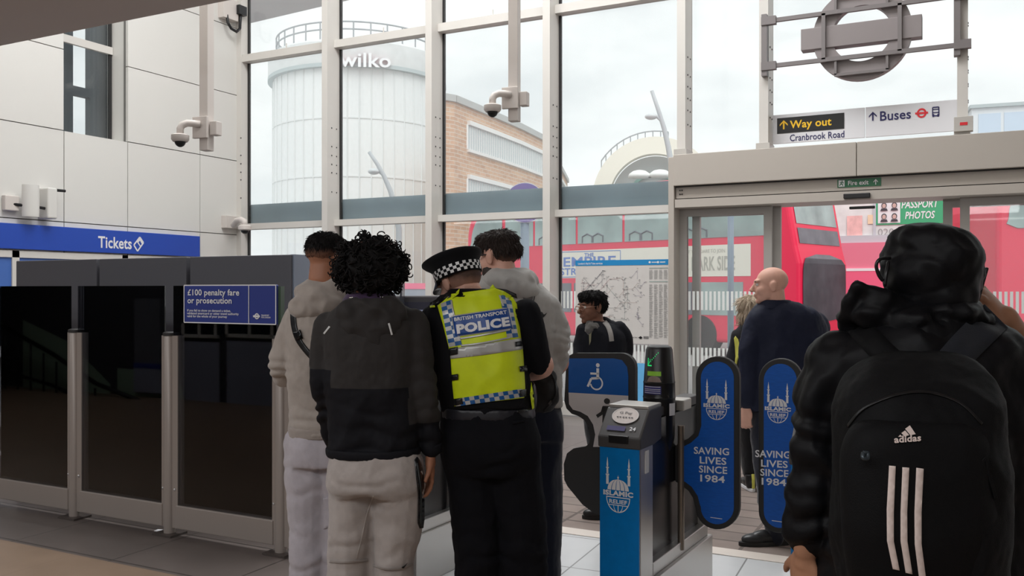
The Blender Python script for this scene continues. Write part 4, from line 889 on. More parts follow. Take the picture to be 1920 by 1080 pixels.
# red double deck buses
M_bred = mat('bus_red', (230, 38, 78), .3); M_bgl = mat('bus_glass', (150, 168, 166), .12, var=.25, vscale=1.2); M_bdk = mat('bus_dark_glass', (104, 108, 116), .15, var=.2, vscale=2)
M_ad = mat('bus_ad_white', (232, 228, 216), .5); M_adtxt = mat('bus_ad_grey', (176, 174, 164), .6); M_adblue = mat('bus_ad_blue', (96, 128, 196), .6)
def bus(orig, ang, L, lab, ad=True, nm='bus'):
    d = R_*cos(ang)-F_*sin(ang); aw = R_*sin(ang)+F_*cos(ang); Mb = Matrix(((d.x, aw.x, 0, orig.x), (d.y, aw.y, 0, orig.y), (0, 0, 1, 0), (0, 0, 0, 1)))
    r = thing(nm, orig, lab, 'bus', 'red double deck buses')
    prof = [(0, .32), (0, 2.9)]+[(1.15-1.15*cos(a), 3.1+1.28*sin(a)) for a in [pi/2*i/10 for i in range(11)]]+[(L-.75, 4.38), (L-.5, 4.28), (L-.36, 4.05), (L-.1, 2.6), (L, 2.2), (L, .32)]
    m = MB(Mb); m.prism([(x, 0, z) for x, z in prof], (0, 2.52, 0)); m.build('body', M_bred, r, bevel=.09, segs=3)
    # upper deck windows
    xs = [1.65, 2.85, 4.45, 6.05, 7.65, 9.25, L-.55]
    m = MB(Mb); q_ = [(.18, 2.95)]+[(1.15-.93*cos(a), 3.05+.98*sin(a)) for a in [pi/2*i/8 for i in range(9)]]+[(1.55, 4.03), (1.55, 2.86), (.4, 2.86)]
    m.prism([(x, -.006, z) for x, z in q_], (0, -.012, 0)); m.build('rear_quarter_window', M_bgl, r)
    for i in range(len(xs)-1):
        m = MB(Mb); m.box(xs[i]+.04, xs[i+1]-.04, -.016, -.004, 2.86, 4.03); w = m.build('upper_window', M_bgl, r)
        if i < 5:
            m = MB(Mb)
            for k in (.25, .5): 
                x = xs[i]+1.5*k; m.tube([(x-.17, -.02, 2.88), (x-.17, -.02, 3.05), (x, -.02, 3.12), (x+.17, -.02, 3.05), (x+.17, -.02, 2.88)], .022, 6)
            m.build('seat_rail', M_bdk, w)
    lx = [.7, 2.4, 4.3, 6.3, 8.2, 9.6]
    for i in range(len(lx)-1): m = MB(Mb); m.box(lx[i]+.05, lx[i+1]-.05, -.016, -.004, .98, 1.78); m.build('lower_window', M_bdk if i < 4 else M_bgl, r)
    for x in (2.2, L-2.6):
        m = MB(Mb); m.lathe([(.12, -.02), (.46, -.02), (.5, .05), (.5, .3)], (0, 0, 0), 28); m.v = [Mb @ (Matrix.Translation((x, 0, .5)) @ Matrix.Rotation(-pi/2, 4, 'X') @ ((Mb.inverted() @ p))) for p in m.v]; m.build('wheel', M_dark, r, smooth=True)
    # front face
    m = MB(Mb); yy0, yy1 = .2, 2.32; fx = lambda z: L+.012 if z < 2.2 else L-.1+.012+(2.6-z)*.18 if z > 2.6 else L+.012-(z-2.2)*.25
    fxx = lambda z: (L if z <= 2.2 else L-.1*(z-2.2)/.4 if z <= 2.6 else L-.1-.26*(z-2.6)/1.45)+.012
    def fq(z0, z1, a=yy0, b=yy1): m.add([(fxx(z0), a, z0), (fxx(z0), b, z0), (fxx(z1), b, z1), (fxx(z1), a, z1)], [(0, 1, 2, 3)])
    fq(3.12, 3.98); m.build('front_upper_window', M_bgl, r)
    m = MB(Mb); fq(2.66, 3.02); m.build('destination_blind', M_bdk, r)
    m = MB(Mb)
    rnd_ = [(.25, 2.3), (.16, 2.05), (.16, 1.2), (.4, .92), (1.26, .86), (2.12, .92), (2.36, 1.2), (2.36, 2.05), (2.27, 2.3), (1.26, 2.42)]
    rows = [(.86, 1.0), (.9, .5), (.98, .22), (1.2, .13), (1.7, .12), (2.05, .13), (2.2, .17), (2.32, .3), (2.42, .9)]
    for (z0_, e0), (z1_, e1) in zip(rows[:-1], rows[1:]): m.add([(fxx(z0_)+.004, e0, z0_), (fxx(z0_)+.004, 2.52-e0, z0_), (fxx(z1_)+.004, 2.52-e1, z1_), (fxx(z1_)+.004, e1, z1_)], [(0, 1, 2, 3)]); m.build('windscreen', M_bdk, r)
    if ad:
        Lm = lambda x, z, e=.01: Mb @ Vector((x, -e, z)); qa = lambda x0, z0, x1, z1, e=.01: [Lm(x0, z0, e), Lm(x1, z0, e), Lm(x1, z1, e), Lm(x0, z1, e)]
        m = MB(); quad_on(m, qa(3.35, 1.92, 9.75, 2.68)); a = m.build('advert_panel', M_ad, r)
        m = MB(); text_on(m, 'THE', qa(4.72, 2.5, 5.05, 2.6, .016), bold=.03); text_on(m, 'EMPIRE', qa(3.97, 2.24, 5.80, 2.5, .016), bold=.02); text_on(m, 'STRIPS BACK', qa(3.85, 2.0, 5.95, 2.2, .016), bold=.02); line_on(m, qa(3.85, 1.95, 5.95, 2.65, .016), [(0, 0), (1, .02), (1, .98), (0, 1), (0, 0)], .025, asp=3); m.build('advert_title', M_adblue, a)
        m = MB(); text_on(m, 'IF YOU DARE TO JOIN', qa(8.03, 2.47, 9.07, 2.58, .016), bold=.0); text_on(m, 'THE DARK SIDE', qa(7.6, 2.06, 9.34, 2.41, .016), bold=.02); m.build('advert_slogan', M_adtxt, a)
    return r
tb = 20.0; fr_ = G(1500, tb); ang = radians(44); dv = R_*cos(ang)-F_*sin(ang); Lb = 10.97
bus(fr_-dv*Lb, ang, Lb, 'red double deck bus with a pale advert panel passing outside the glass')
bus(G(1870, 18.2), radians(2), 10.5, 'red double deck bus at the right edge beyond the door', False)
# shop parade behind
YSH = 28.5; x0, x1 = onY(1560, HZ, YSH).x, onY(1960, HZ, YSH).x; xL0 = onY(1440, HZ, YSH).x
r = thing('shop_front', (x0, YSH, 0), 'shop with sticker covered windows above a red sign board', 'building')
zW = onY(1660, 447, YSH).z
m = MB(); m.box(xL0, x1+3, YSH, YSH+6, -.2, 5.75); m.build('wall', mat('shop_wall', (226, 224, 222), .7), r)
m = MB(); m.box(xL0, x1, YSH-.02, YSH-.005, zW+.1, 5.6); m.build('window_pane', mat('shop_window', (226, 228, 226), .3, var=.08, vscale=3), r)
m = MB(); m.box(xL0, x1, YSH-.12, YSH, zW-.12, zW+.1)
for px in (1640, 1776, 1860): x = onY(px, HZ, YSH).x; m.box(x-.04, x+.04, YSH-.06, YSH, zW+.1, 5.6)
m.build('window_frame', mat('shop_frame', (196, 200, 206), .5), r)
zR = onY(1660, 503, YSH).z
M_sign = mat('shop_sign_red', (228, 128, 150), .5); M_sign2 = mat('shop_sign_crimson', (240, 104, 138), .5)
m = MB(); m.box(x0, x1, YSH-.2, YSH, zR, zW-.12); m.build('sign_board', M_sign, r)
m = MB(); m.box(x0, x1, YSH-.26, YSH, -.2, zR-.08); m.build('lower_board', M_sign2, r)
m = MB(); m.box(x0, x1, YSH-.27, YSH, zR-.08, zR+.0); z5 = onY(1660, 562, YSH).z; m.box(x0, x1, YSH-.275, YSH-.26, z5, z5+.05); m.build('white_trim', M_wtxt, r)
m = MB(); q = pq(1792, 459, 1872, 477, YSH-.21); text_on(m, 'FREE.', q, bold=.05); m.build('sign_lettering', M_wtxt, r)
gq = pq(1641, 360, 1768, 422, YSH-.05); m = MB(); quad_on(m, gq); g = m.build('green_poster', mat('poster_green', (70, 172, 122), .5), r)
qw = pq(1646, 378, 1688, 419, YSH-.06); m = MB(); quad_on(m, qw); text_on(m, 'PHOTOS', pq(1697, 397, 1753, 411, YSH-.06), bold=.02, shear=.2); text_on(m, 'PASSPORT', pq(1690, 377, 1760, 391, YSH-.06), bold=.02, shear=.2); m.build('poster_print', M_wtxt, g)
m = MB()
for u in (.28, .74):
    for v in (.25, .75):
        poly_on(m, circ(u, v+.06, .12, .13, 16), qw, Vector((0, -.02, 0)), 1); poly_on(m, circ(u, v+.04, .085, .10, 16), qw, Vector((0, -.03, 0)), 0); poly_on(m, [(u-.17, v-.19), (u+.17, v-.19), (u+.12, v-.08), (u-.12, v-.08)], qw, Vector((0, -.03, 0)), 1)
m.build('portrait_photos', [mat('portrait_skin', (206, 176, 166), .6), mat('portrait_dark', (70, 66, 72), .6)], g)
m = MB(); text_on(m, '020', pq(1646, 429, 1676, 442, YSH-.05), bold=.0); m.build('phone_number', mat('number_grey', (160, 160, 160), .6), r)
m = MB(); quad_on(m, pq(1588, 405, 1617, 442, YSH-.05)); m.build('pink_poster', mat('poster_pink', (236, 190, 186), .6, var=.15, vscale=5), r)
m = MB(); quad_on(m, pq(1627, 403, 1641, 420, YSH-.05)); m.build('cream_card', mat('card_cream', (240, 214, 180), .6), r)
m = MB(); quad_on(m, pq(1768, 360, 1776, 440, YSH-.05)); m.build('blue_strip', M_blue, r)
bq = pq(1779, 350, 1852, 432, YSH-.05); m = MB(); poly_on(m, circ(.5, .45, .5, .46, 30), bq); g = m.build('blue_poster', mat('poster_sky', (88, 178, 226), .5), r)
m = MB(); text_on(m, 'PHOTO', pq(1778, 384, 1840, 402, YSH-.06), bold=.0, shear=.2); text_on(m, 'STUDIO', pq(1776, 406, 1846, 424, YSH-.06), bold=.0, shear=.2); m.build('poster_print', M_wtxt, g)
# pale glazed building high at the right
r = thing('glazed_building', G(1900, 45), 'white framed building with pale blue glazing at the right edge', 'building')
tg_ = 45; zt_g = P(1870, 202, tg_).z; c = G(1822, 45); Mg = Matrix.Translation(c) @ Matrix.Rotation(TH-radians(20), 4, 'Z')
m = MB(Mg); m.box(0, 14, 0, 6, 0, zt_g); m.build('wall', mat('glazed_wall', (222, 226, 230), .6), r)
for i in range(6): m = MB(Mg); m.box(.3+i*1.15, 1.3+i*1.15, -.03, -.005, zt_g-2.6, zt_g-.35); m.build('window', mat('glazed_blue', (196, 212, 230), .2), r)
m = MB(Mg); m.box(-.1, 14.1, -.15, 6.1, zt_g-.05, zt_g+.12); m.build('roof_edge', mat('rim_grey', (176, 186, 188)), r)
# low red kiosk front and railing far left, seen between the two men
tq = 30; r = thing('street_hoarding', G(720, tq), 'white boarding with pink band and grey railing across the street', 'hoarding')
def pr(x0, y0, x1, y1, t, th=.1): a = P(x0, y1, t); b = P(x1, y1, t); z = P(x0, y0, t).z; return [a, b, Vector((b.x, b.y, z)), Vector((a.x, a.y, z))]
for nm, y0, y1, t_, m_ in (('pink_band', 531, 542, tq, mat('hoarding_pink', (240, 120, 150), .5)), ('grey_panel', 541, 575, tq+.02, mat('hoarding_grey', (150, 160, 172), .5))):
    m = MB(); m.prism(pr(690, y0, 800, y1, t_), F_*.1); m.build(nm, m_, r)
m = MB(); a, b = G(640, tq-.2), G(800, tq-.2); a.z = b.z = CAMH-12*tq/FPX; m.prism([a, b, Vector((b.x, b.y, 0)), Vector((a.x, a.y, 0))], F_*.05); m.build('lower_board', mat('hoarding_white', (236, 238, 238), .6), r)

# stairs and railing behind the camera (seen mirrored in the barrier glass)
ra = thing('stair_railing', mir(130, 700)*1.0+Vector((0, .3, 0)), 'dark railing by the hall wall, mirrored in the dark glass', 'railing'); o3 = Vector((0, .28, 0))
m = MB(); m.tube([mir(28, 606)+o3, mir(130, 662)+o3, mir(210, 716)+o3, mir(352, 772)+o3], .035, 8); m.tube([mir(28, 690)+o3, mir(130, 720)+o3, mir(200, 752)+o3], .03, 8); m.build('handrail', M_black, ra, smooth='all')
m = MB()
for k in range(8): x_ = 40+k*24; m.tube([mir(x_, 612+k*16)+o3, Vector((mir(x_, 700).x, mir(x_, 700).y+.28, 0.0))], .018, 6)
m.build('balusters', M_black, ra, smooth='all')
# ================================================================ PEOPLE
SKINS = {k: mat('skin_'+k, c, .5, var=.07, vscale=14, bump=.08, bscale=350, spec=.35) for k, c in dict(brown=(168, 116, 90), deep=(128, 88, 70), tan=(196, 146, 118), pale=(222, 172, 152), dark=(178, 130, 102)).items()}
def cloth(name, rgb, bump=.35, rough=.9, sheen=.3, var=.06, vscale=30): return mat(name, rgb, rough, bump=bump, bscale=520, var=var, vscale=vscale, sheen=sheen, spec=.2)
M_hair = mat('hair_black', (16, 13, 13), .75, spec=.25, bump=.5, bscale=240, stretch=(1, 1, .3)); M_hairb = mat('hair_dark_brown', (48, 36, 31), .6, bump=.5, bscale=240, stretch=(1, 1, .3))
M_stub = mat('hair_clipped_brown', (96, 72, 60), .7, bump=.4, bscale=400, var=.15, vscale=40)
M_fade = mat('hair_clipped_black', (58, 44, 38), .7, bump=.4, bscale=400, var=.2, vscale=40)
M_hairg = mat('hair_grey_blonde', (196, 178, 156), .6, var=.3, vscale=26, stretch=(4, 4, .6), bump=.5, bscale=160)
M_eye = mat('eye_white', (226, 222, 216), .3); M_iris = mat('iris_brown', (48, 32, 24), .3)

def catmull(pts, n=6):
    o = []; L = len(pts)
    for i in range(L-1):
        p0, p1, p2, p3 = pts[max(i-1, 0)], pts[i], pts[i+1], pts[min(i+2, L-1)]
        for k in range(n):
            t = k/n; o.append(tuple(.5*((2*b)+(-a+c)*t+(2*a-5*b+4*c-d)*t*t+(-a+3*b-3*c+d)*t**3) for a, b, c, d in zip(p0, p1, p2, p3)))
    o.append(tuple(pts[-1])); return o

def voxelize(mb, name, size, smooth=4, fac=.5):
    me = mb.mesh(name); o = bpy.data.objects.new('tmp', me); COL.objects.link(o)
    r = o.modifiers.new('r', 'REMESH'); r.mode = 'VOXEL'; r.voxel_size = size; r.adaptivity = 0
    if smooth: s = o.modifiers.new('s', 'SMOOTH'); s.iterations = smooth; s.factor = fac
    dg = bpy.context.evaluated_depsgraph_get(); out = bpy.data.meshes.new_from_object(o.evaluated_get(dg)); bpy.data.objects.remove(o); bpy.data.meshes.remove(me)
    out.name = name
    for p in out.polygons: p.use_smooth = True
    return out
def ruffle(me, layers, seed=0, local=()):
    """layers: (amplitude m, freq x, freq y, freq z, ridged)"""
    off = Vector((seed*7.3, seed*3.1, seed*5.7)); ns = [v.normal.copy() for v in me.vertices]
    for v, n in zip(me.vertices, ns):
        d = 0
        for (a, fx, fy, fz, rg) in layers:
            k = noise.noise(Vector((v.co.x*fx, v.co.y*fy, v.co.z*fz))+off); d += a*((1-2*abs(k)*1.6) if rg else k*1.3)
        for (c, R, a, fz) in local:
            r2 = (v.co-c).length_squared/(R*R)
            if r2 < 4: k = math.sin(fz*v.co.z+5*noise.noise(v.co*9+off)); d += a*math.exp(-r2)*(k if k < 0 else k*.5)
        v.co += n*d
    me.update()
def trim(me, zmin=None, zmax=None):
    b = bmesh.new(); b.from_mesh(me)
    if zmin is not None: bmesh.ops.bisect_plane(b, geom=b.verts[:]+b.edges[:]+b.faces[:], plane_co=(0, 0, zmin), plane_no=(0, 0, -1), clear_outer=True)
    b.to_mesh(me); b.free()
def zpx(py, t): return CAMH+(HZ-py)*t/FPX

class Person:
    def __init__(s, t, feet_px, label, skin, vox=.007):
        s.t = t; s.k = t/FPX; s.root = thing('person', G(feet_px, t), label, 'person'); s.skin = SKINS[skin]; s.vox = vox; s.body = MB(); s.bvh = {}
    def pt(s, px, py, dt=0.0): return P(px, py, s.t)+F_*dt if False else P(px, py, s.t+dt)
    def tube(s, mb, ch, infl=0.0, seg=14, n=5, flat=None, cap=True):
        ch = catmull([tuple(c) for c in ch], n); pts = [s.pt(c[0], c[1], c[2]) for c in ch]; rad = [max(.004, c[3]*s.k+infl) for c in ch]
        mb.tube(pts, rad, seg, ry=flat)
        if cap:
            for i in (0, -1): mb.ell(pts[i], rad[i]*.99, rad[i]*.99, rad[i]*.99, nu=12, nv=8)
    def torso(s, mb, secs, infl=0.0, n=32, ex=2.4):
        secs = catmull([tuple(c) for c in secs], 5); vs = []; fs = []
        for (cx, cy, dt, ax, b) in secs:
            c = s.pt(cx, cy, dt); a = ax*s.k+infl; bb = b+infl
            for j in range(n):
                q = 2*pi*j/n; ca, sa = cos(q), sin(q); vs.append(c+R_*(a*math.copysign(abs(ca)**(2/ex), ca))+F_*(bb*math.copysign(abs(sa)**(2/ex), sa)))
        L = len(secs)
        for i in range(L-1):
            for j in range(n): fs.append((i*n+j, i*n+(j+1) % n, (i+1)*n+(j+1) % n, (i+1)*n+j))
        fs.append(list(range(n))); fs.append([(L-1)*n+j for j in range(n)][::-1]); mb.add(vs, fs)
    def ell(s, mb, px, py, dt, rx, ry, rz, roll=0, yaw=0, nu=20, nv=14):
        """rx, rz in px; ry in m; roll about the view axis (clockwise in picture, deg); yaw about z"""
        B = Matrix((R_, F_, U_)).transposed(); M = B @ Matrix.Rotation(radians(yaw), 3, 'Z') @ Matrix.Rotation(radians(roll), 3, 'Y')
        mb.ell(s.pt(px, py, dt), rx*s.k, ry, rz*s.k, M, nu, nv)
    def part(s, mb, name, m, vox=None, smooth=4, folds=None, seed=0, parent=None, label=None, keep=None, matfn=None, zmin=None, cuts=None, local=()):
        me = voxelize(mb, name, vox or s.vox, smooth)
        if folds: ruffle(me, folds, seed, [(s.pt(a, b, c), R, am, fz) for a, b, c, R, am, fz in local])
        if zmin is not None: trim(me, zmin)
        if keep: s.bvh[keep] = BVHTree.FromPolygons([v.co.copy() for v in me.vertices], [tuple(p.vertices) for p in me.polygons])
        if cuts:
            b_ = bmesh.new(); b_.from_mesh(me)
            for z_ in cuts: bmesh.ops.bisect_plane(b_, geom=b_.verts[:]+b_.edges[:]+b_.faces[:], plane_co=(0, 0, z_), plane_no=(0, 0, 1))
            b_.to_mesh(me); b_.free()
        if matfn:
            for p in me.polygons: p.material_index = matfn(p.center)
        return link(name, me, m, parent or s.root, label)
    # ---- head
    def headframe(s, px, py, dt, yaw, pitch=0, roll=0, sc=1.0):
        y = radians(yaw); f = F_*cos(y)+R_*sin(y); r = R_*cos(y)-F_*sin(y); B = Matrix((r, f, U_)).transposed()
        s.hM = B @ Matrix.Rotation(radians(roll), 3, 'Y') @ Matrix.Rotation(radians(-pitch), 3, 'X') * sc; s.hc = s.pt(px, py, dt); s.hs = sc
    def H(s, x, y, z): return s.hc+s.hM @ Vector((x, y, z))
    def hell(s, mb, c, r, nu=18, nv=12): mb.ell(s.H(*c), r[0], r[1], r[2], s.hM, nu, nv)
    def head(s, neck=None, nr=.056, beard=False):
        b = s.body
        s.hell(b, (0, -.012, .034), (.077, .097, .083), 28, 20); s.hell(b, (0, .028, -.02), (.066, .070, .088), 24, 16); s.hell(b, (0, .036, -.066), (.052, .055, .047)); s.hell(b, (0, .074, -.094), (.024, .022, .019))
        b.tube([s.H(0, .094, .022), s.H(0, .104, .0), s.H(0, .121, -.024)], [.009*s.hs, .011*s.hs, .014*s.hs], 10); s.hell(b, (0, .116, -.026), (.018, .014, .011))
        s.hell(b, (0, .083, .034), (.056, .018, .012)); s.hell(b, (0, .097, -.054), (.026, .010, .007)); s.hell(b, (0, .095, -.063), (.022, .011, .008))
        for q in (-1, 1):
            s.hell(b, (q*.042, .056, -.026), (.027, .036, .030)); s.hell(b, (q*.078, -.008, -.004), (.009, .021, .034)); s.hell(b, (q*.083, -.014, .008), (.008, .018, .022))
        if neck: b.tube([s.H(0, -.022, -.03), s.H(0, -.026, -.085), s.pt(*neck)], [nr, nr, nr*1.12], 18)
    def eyes(s):
        for q in (-1, 1):
            m = MB(); s.hell(m, (q*.031, .081, .010), (.012, .012, .0105), 12, 8); e = m.build('eye', M_eye, s.root, smooth='all'); m = MB(); s.hell(m, (q*.031, .0905, .010), (.0055, .004, .0055), 10, 6); m.build('iris', M_iris, e, smooth='all')
    def hair(s, ells, m, name='hair', amp=.006, fr=60, vox=.006, smooth=2, seed=1, label=None):
        b = MB()
        for c, r in ells: s.hell(b, c, r, 26, 18)
        s.lasthair = o = s.part(b, name, m, vox, smooth, [(amp, fr, fr, fr*.5, False), (amp*.6, fr*2.2, fr*2.2, fr, False)] if amp else None, seed, label=label); return o
    # ---- hand: wrist point, unit direction to the knuckles, unit normal out of the back of the hand, side (+1 thumb on dir x normal side)
    def hand(s, w, d, nrm, side=1, curl=.5, sc=1.0, mb=None):
        b = mb or s.body; d = d.normalized(); nrm = (nrm-d*nrm.dot(d)).normalized(); x = d.cross(nrm)*side
        f = lambda a, e, g: w+(x*a+d*e+nrm*g)*sc
        b.tube([f(0, -.03, 0), f(0, .0, 0), f(0.002, .03, 0)], [.026*sc, .026*sc, .028*sc], 14, ry=.75, up=nrm)
        Mx = Matrix((x, d, nrm)).transposed(); b.ell(f(0, .05, 0), .041*sc, .055*sc, .0165*sc, Mx, 18, 12); b.ell(f(.026, .03, -.006), .018*sc, .034*sc, .016*sc, Mx, 12, 8)
        for i, (off_, L) in enumerate(((.030, .072), (.010, .080), (-.011, .074), (-.030, .058))):
            p = f(off_, .088, .002); pts = [f(off_*.8, .06, 0), p]; ang_ = 0; dirv = d+x*off_*1.5
            for j, k in enumerate((.42, .33, .25)):
                ang_ += curl*(1.0 if j else .75)*(1+.12*i); v = dirv*cos(ang_)-nrm*sin(ang_); p = p+v.normalized()*(L*k*sc); pts.append(p)
            b.tube(pts, [.0095*sc, .0098*sc, .009*sc, .0082*sc, .007*sc], 10); b.ell(pts[-1], .007*sc, .007*sc, .007*sc, nu=8, nv=6); b.ell(pts[1], .0102*sc, .0102*sc, .0102*sc, nu=8, nv=6)
        p = f(.034, .022, -.006); pts = [f(.02, .012, -.002), p]
        for j, L in enumerate((.036, .028)): v = (x*(.72-.25*j)+d*.75-nrm*(.3+.35*curl*j)).normalized(); p = p+v*L*sc; pts.append(p)
        b.tube(pts, [.014*sc, .0125*sc, .0105*sc, .0085*sc], 10); b.ell(pts[-1], .0085*sc, .0085*sc, .0085*sc, nu=8, nv=6)
    def foot(s, name_m, px, dt, ddir, L=.27, sole=None, label=None):
        c = G(px, s.t+dt); d = ddir.normalized(); x = Vector((d.y, -d.x, 0)); m = MB(); Mx = Matrix((x, d, U_)).transposed()
        m.tube([c-d*.03+U_*.13, c-d*.035+U_*.06], [.045, .046], 14); m.ell(c-d*.03+U_*.055, .042, .062, .052, Mx); m.ell(c+d*.06+U_*.05, .043, .10, .046, Mx); m.ell(c+d*.13+U_*.04, .046, .085, .036, Mx)
        m.box(0, 0, 0, 0, 0, 0)
        sh = s.part(m, 'shoe', name_m, .006, 3, label=label); m = MB()
        out = [c+d*(.055+.165*sin(a)*(L/.27))+x*(.046*cos(a)*(1.0 if sin(a) > 0 else .86)) for a in [2*pi*i/28 for i in range(28)]]
        m.prism([Vector((p.x, p.y, .001)) for p in out], (0, 0, .026)); m.build('sole', sole or M_dark, sh, bevel=.004); return sh
    def finish(s): return s.part(s.body, 'body', s.skin, s.vox, 2)
    # ---- draping
    def hit(s, key, px, py):
        r = ray(px, py).normalized(); h = s.bvh[key].ray_cast(ORG, r); return (h[0], r) if h[0] is not None else (None, r)
    def drape(s, key, poly, off=.004, th=.004, step=5.0):
        xs = [p[0] for p in poly]; ys = [p[1] for p in poly]; n = len(poly); vsx = []; 
        for i in range(n):
            a, b = poly[i], poly[(i+1) % n]; k = max(1, int(math.hypot(b[0]-a[0], b[1]-a[1])/step))
            for j in range(k): vsx.append((a[0]+(b[0]-a[0])*j/k, a[1]+(b[1]-a[1])*j/k))
        ne = len(vsx); y = min(ys)+step*.5; row = 0
        def inside(x, y):
            c = False; j = ne-1
            for i in range(ne):
                if (vsx[i][1] > y) != (vsx[j][1] > y) and x < (vsx[j][0]-vsx[i][0])*(y-vsx[i][1])/(vsx[j][1]-vsx[i][1])+vsx[i][0]: c = not c
                j = i
            return c
        extra = []
        while y < max(ys):
            x = min(xs)+step*(.5 if row % 2 else 1.0)
            while x < max(xs):
                if inside(x, y) and min((x-a)**2+(y-b)**2 for a, b in vsx) > (step*.5)**2: extra.append((x, y))
                x += step
            y += step*.87; row += 1
        r = geometry.delaunay_2d_cdt([Vector(p) for p in vsx+extra], [], [list(range(ne))], 1, 1e-4)
        return s.wrap(key, [tuple(p) for p in r[0]], [list(f) for f in r[2]], off, th)
    def wrap(s, key, v2, fs, off=.004, th=.004):
        P3 = []; bad = []
        for i, (x, y) in enumerate(v2):
            h, r = s.hit(key, x, y); P3.append((h, r)); 
            if h is None: bad.append(i)
        good = [i for i in range(len(v2)) if P3[i][0] is not None]
        pts = []
        for i in range(len(v2)):
            h, r = P3[i]
            if h is None:
                if good: j = min(good, key=lambda q: (v2[q][0]-v2[i][0])**2+(v2[q][1]-v2[i][1])**2); d = (P3[j][0]-ORG).length
                else: d = (s.bvh[key].find_nearest(P(v2[i][0], v2[i][1], s.t))[0]-ORG).dot(r)
                h = ORG+r*d
            pts.append(h-r*off)
        if not th: m = MB(); m.add(pts, fs); return m
        k = len(pts); back = [p+P3[i][1]*th for i, p in enumerate(pts)]; ed = {}
        for f in fs:
            for i in range(len(f)): ed[(f[i], f[(i+1) % len(f)])] = 1
        m = MB(); m.add(pts+back, fs+[[k+i for i in f][::-1] for f in fs]+[[a, b, k+b, k+a] for (a, b) in ed if (b, a) not in ed]); return m
    def strap(s, key, path, w, off=.004, th=.006, n=8):
        path = catmull([tuple(p) for p in path], n); v2 = []; fs = []
        for i, p in enumerate(path):
            a = path[max(i-1, 0)]; b = path[min(i+1, len(path)-1)]; dx, dy = b[0]-a[0], b[1]-a[1]; L = math.hypot(dx, dy) or 1
            for k in (-.5, -.17, .17, .5): v2.append((p[0]-dy/L*w*k, p[1]+dx/L*w*k))
        for i in range(len(path)-1):
            for k in range(3): fs.append((4*i+k, 4*i+k+1, 4*i+5+k, 4*i+4+k))
        return s.wrap(key, v2, fs, off, th)
    def ptext(s, key, body, quad, off=.006, bold=.02, shear=0):
        vs, fs, ar = text2d(body, bold, 'CENTER', 3, shear); q = [Vector(p) for p in quad]; return s.wrap(key, [tuple(bil(q, u, v)) for u, v in vs], fs, off, 0)
def strands(p, hobj, n, length, flow='crown', rad=.0013, m=None, seed=1, lift=.35, zmin=None):
    me = hobj.data; rn = random.Random(seed); org = ORIGIN[hobj.name]; b = MB(); cr0 = p.H(0, -.03, .14); vs = me.vertices
    for _ in range(n):
        v = vs[rn.randrange(len(vs))]; w = v.co+org; nn = v.normal
        if zmin is not None and w.z < zmin: continue
        fl = (w-cr0) if flow == 'crown' else Vector((0, 0, -1)); fl = fl-nn*fl.dot(nn)
        if fl.length < 1e-4: continue
        d = (fl.normalized()+nn*lift*rn.uniform(.3, 1.3)+Vector((rn.uniform(-1, 1), rn.uniform(-1, 1), rn.uniform(-1, 1)))*.28).normalized(); L = length*rn.uniform(.6, 1.25)
        b.tube([w-nn*.003, w+d*L*.4, w+d*L*.75+(fl.normalized()-nn*.35)*L*.12, w+d*L+(fl.normalized()-nn*.6)*L*.2], [rad, rad, rad*.8, rad*.3], 4)
    return b.build('strands', m or me.materials[0], hobj, smooth='all')
def show(m, name, mt, par, smooth=True, label=None): return m.build(name, mt, par, label, smooth='all' if smooth else False)
FOLD = [(.007, 6, 6, 3.5, True), (.004, 15, 15, 9, False), (.0012, 70, 70, 60, False)]
FOLDJ = [(.008, 6, 6, 4, True), (.005, 14, 14, 10, False), (.0015, 60, 60, 50, False)]
FOLDT = [(.007, 7, 7, 3, True), (.004, 9, 9, 13, False), (.0012, 70, 70, 60, False)]

# ---------------------------------------------------------------- 1 man in grey hoodie (left)
A = Person(3.95, 600, 'young man in grey hoodie with black crossbody strap and short dark hair', 'brown')
A.headframe(614, 487, 0, 32, 6, 0, .97); A.head((612, 560, .0), .060); A.eyes()
sec = [(612, 540, .0, 34, .075), (609, 562, 0, 56, .09), (606, 592, 0, 68, .115), (605, 640, 0, 67, .125), (604, 700, 0, 64, .125), (603, 760, 0, 61, .125), (603, 812, 0, 60, .125)]
armL = [(556, 594, 0, 25), (541, 640, .0, 24), (528, 690, .02, 22), (540, 708, .14, 19), (575, 700, .28, 16)]
armR = [(655, 594, .02, 25), (668, 645, .04, 23), (664, 695, .10, 21), (640, 705, .24, 18), (615, 700, .34, 15)]
legs = [[(575, 830, .0, 42), (577, 900, .0, 39), (578, 990, .0, 36), (576, 1080, .0, 33), (577, 1180, 0, 27)], [(632, 830, .02, 42), (634, 900, .02, 39), (632, 990, .03, 36), (630, 1080, .03, 33), (630, 1180, .03, 27)]]
def bodyfill(p, sec, arms, legs, hip):
    p.torso(p.body, [(c[0], c[1], c[2], c[3]*.78, c[4]*.78) for c in sec]+[(hip[0], hip[1], hip[2], hip[3]*.8, hip[4]*.8)])
    for a in arms: p.tube(p.body, [(c[0], c[1], c[2], c[3]*.60) for c in a])
    for l in legs: p.tube(p.body, [(c[0], c[1], c[2], c[3]*.66) for c in l])
bodyfill(A, sec, [armL, armR], legs, (603, 850, 0, 58, .12))
A.hand(A.pt(590, 699, .31), R_*.8+F_*.5, U_, 1, .6); A.hand(A.pt(606, 698, .36), -R_*.6+F_*.6, U_, -1, .6)
A.finish()
za = A.hc.z
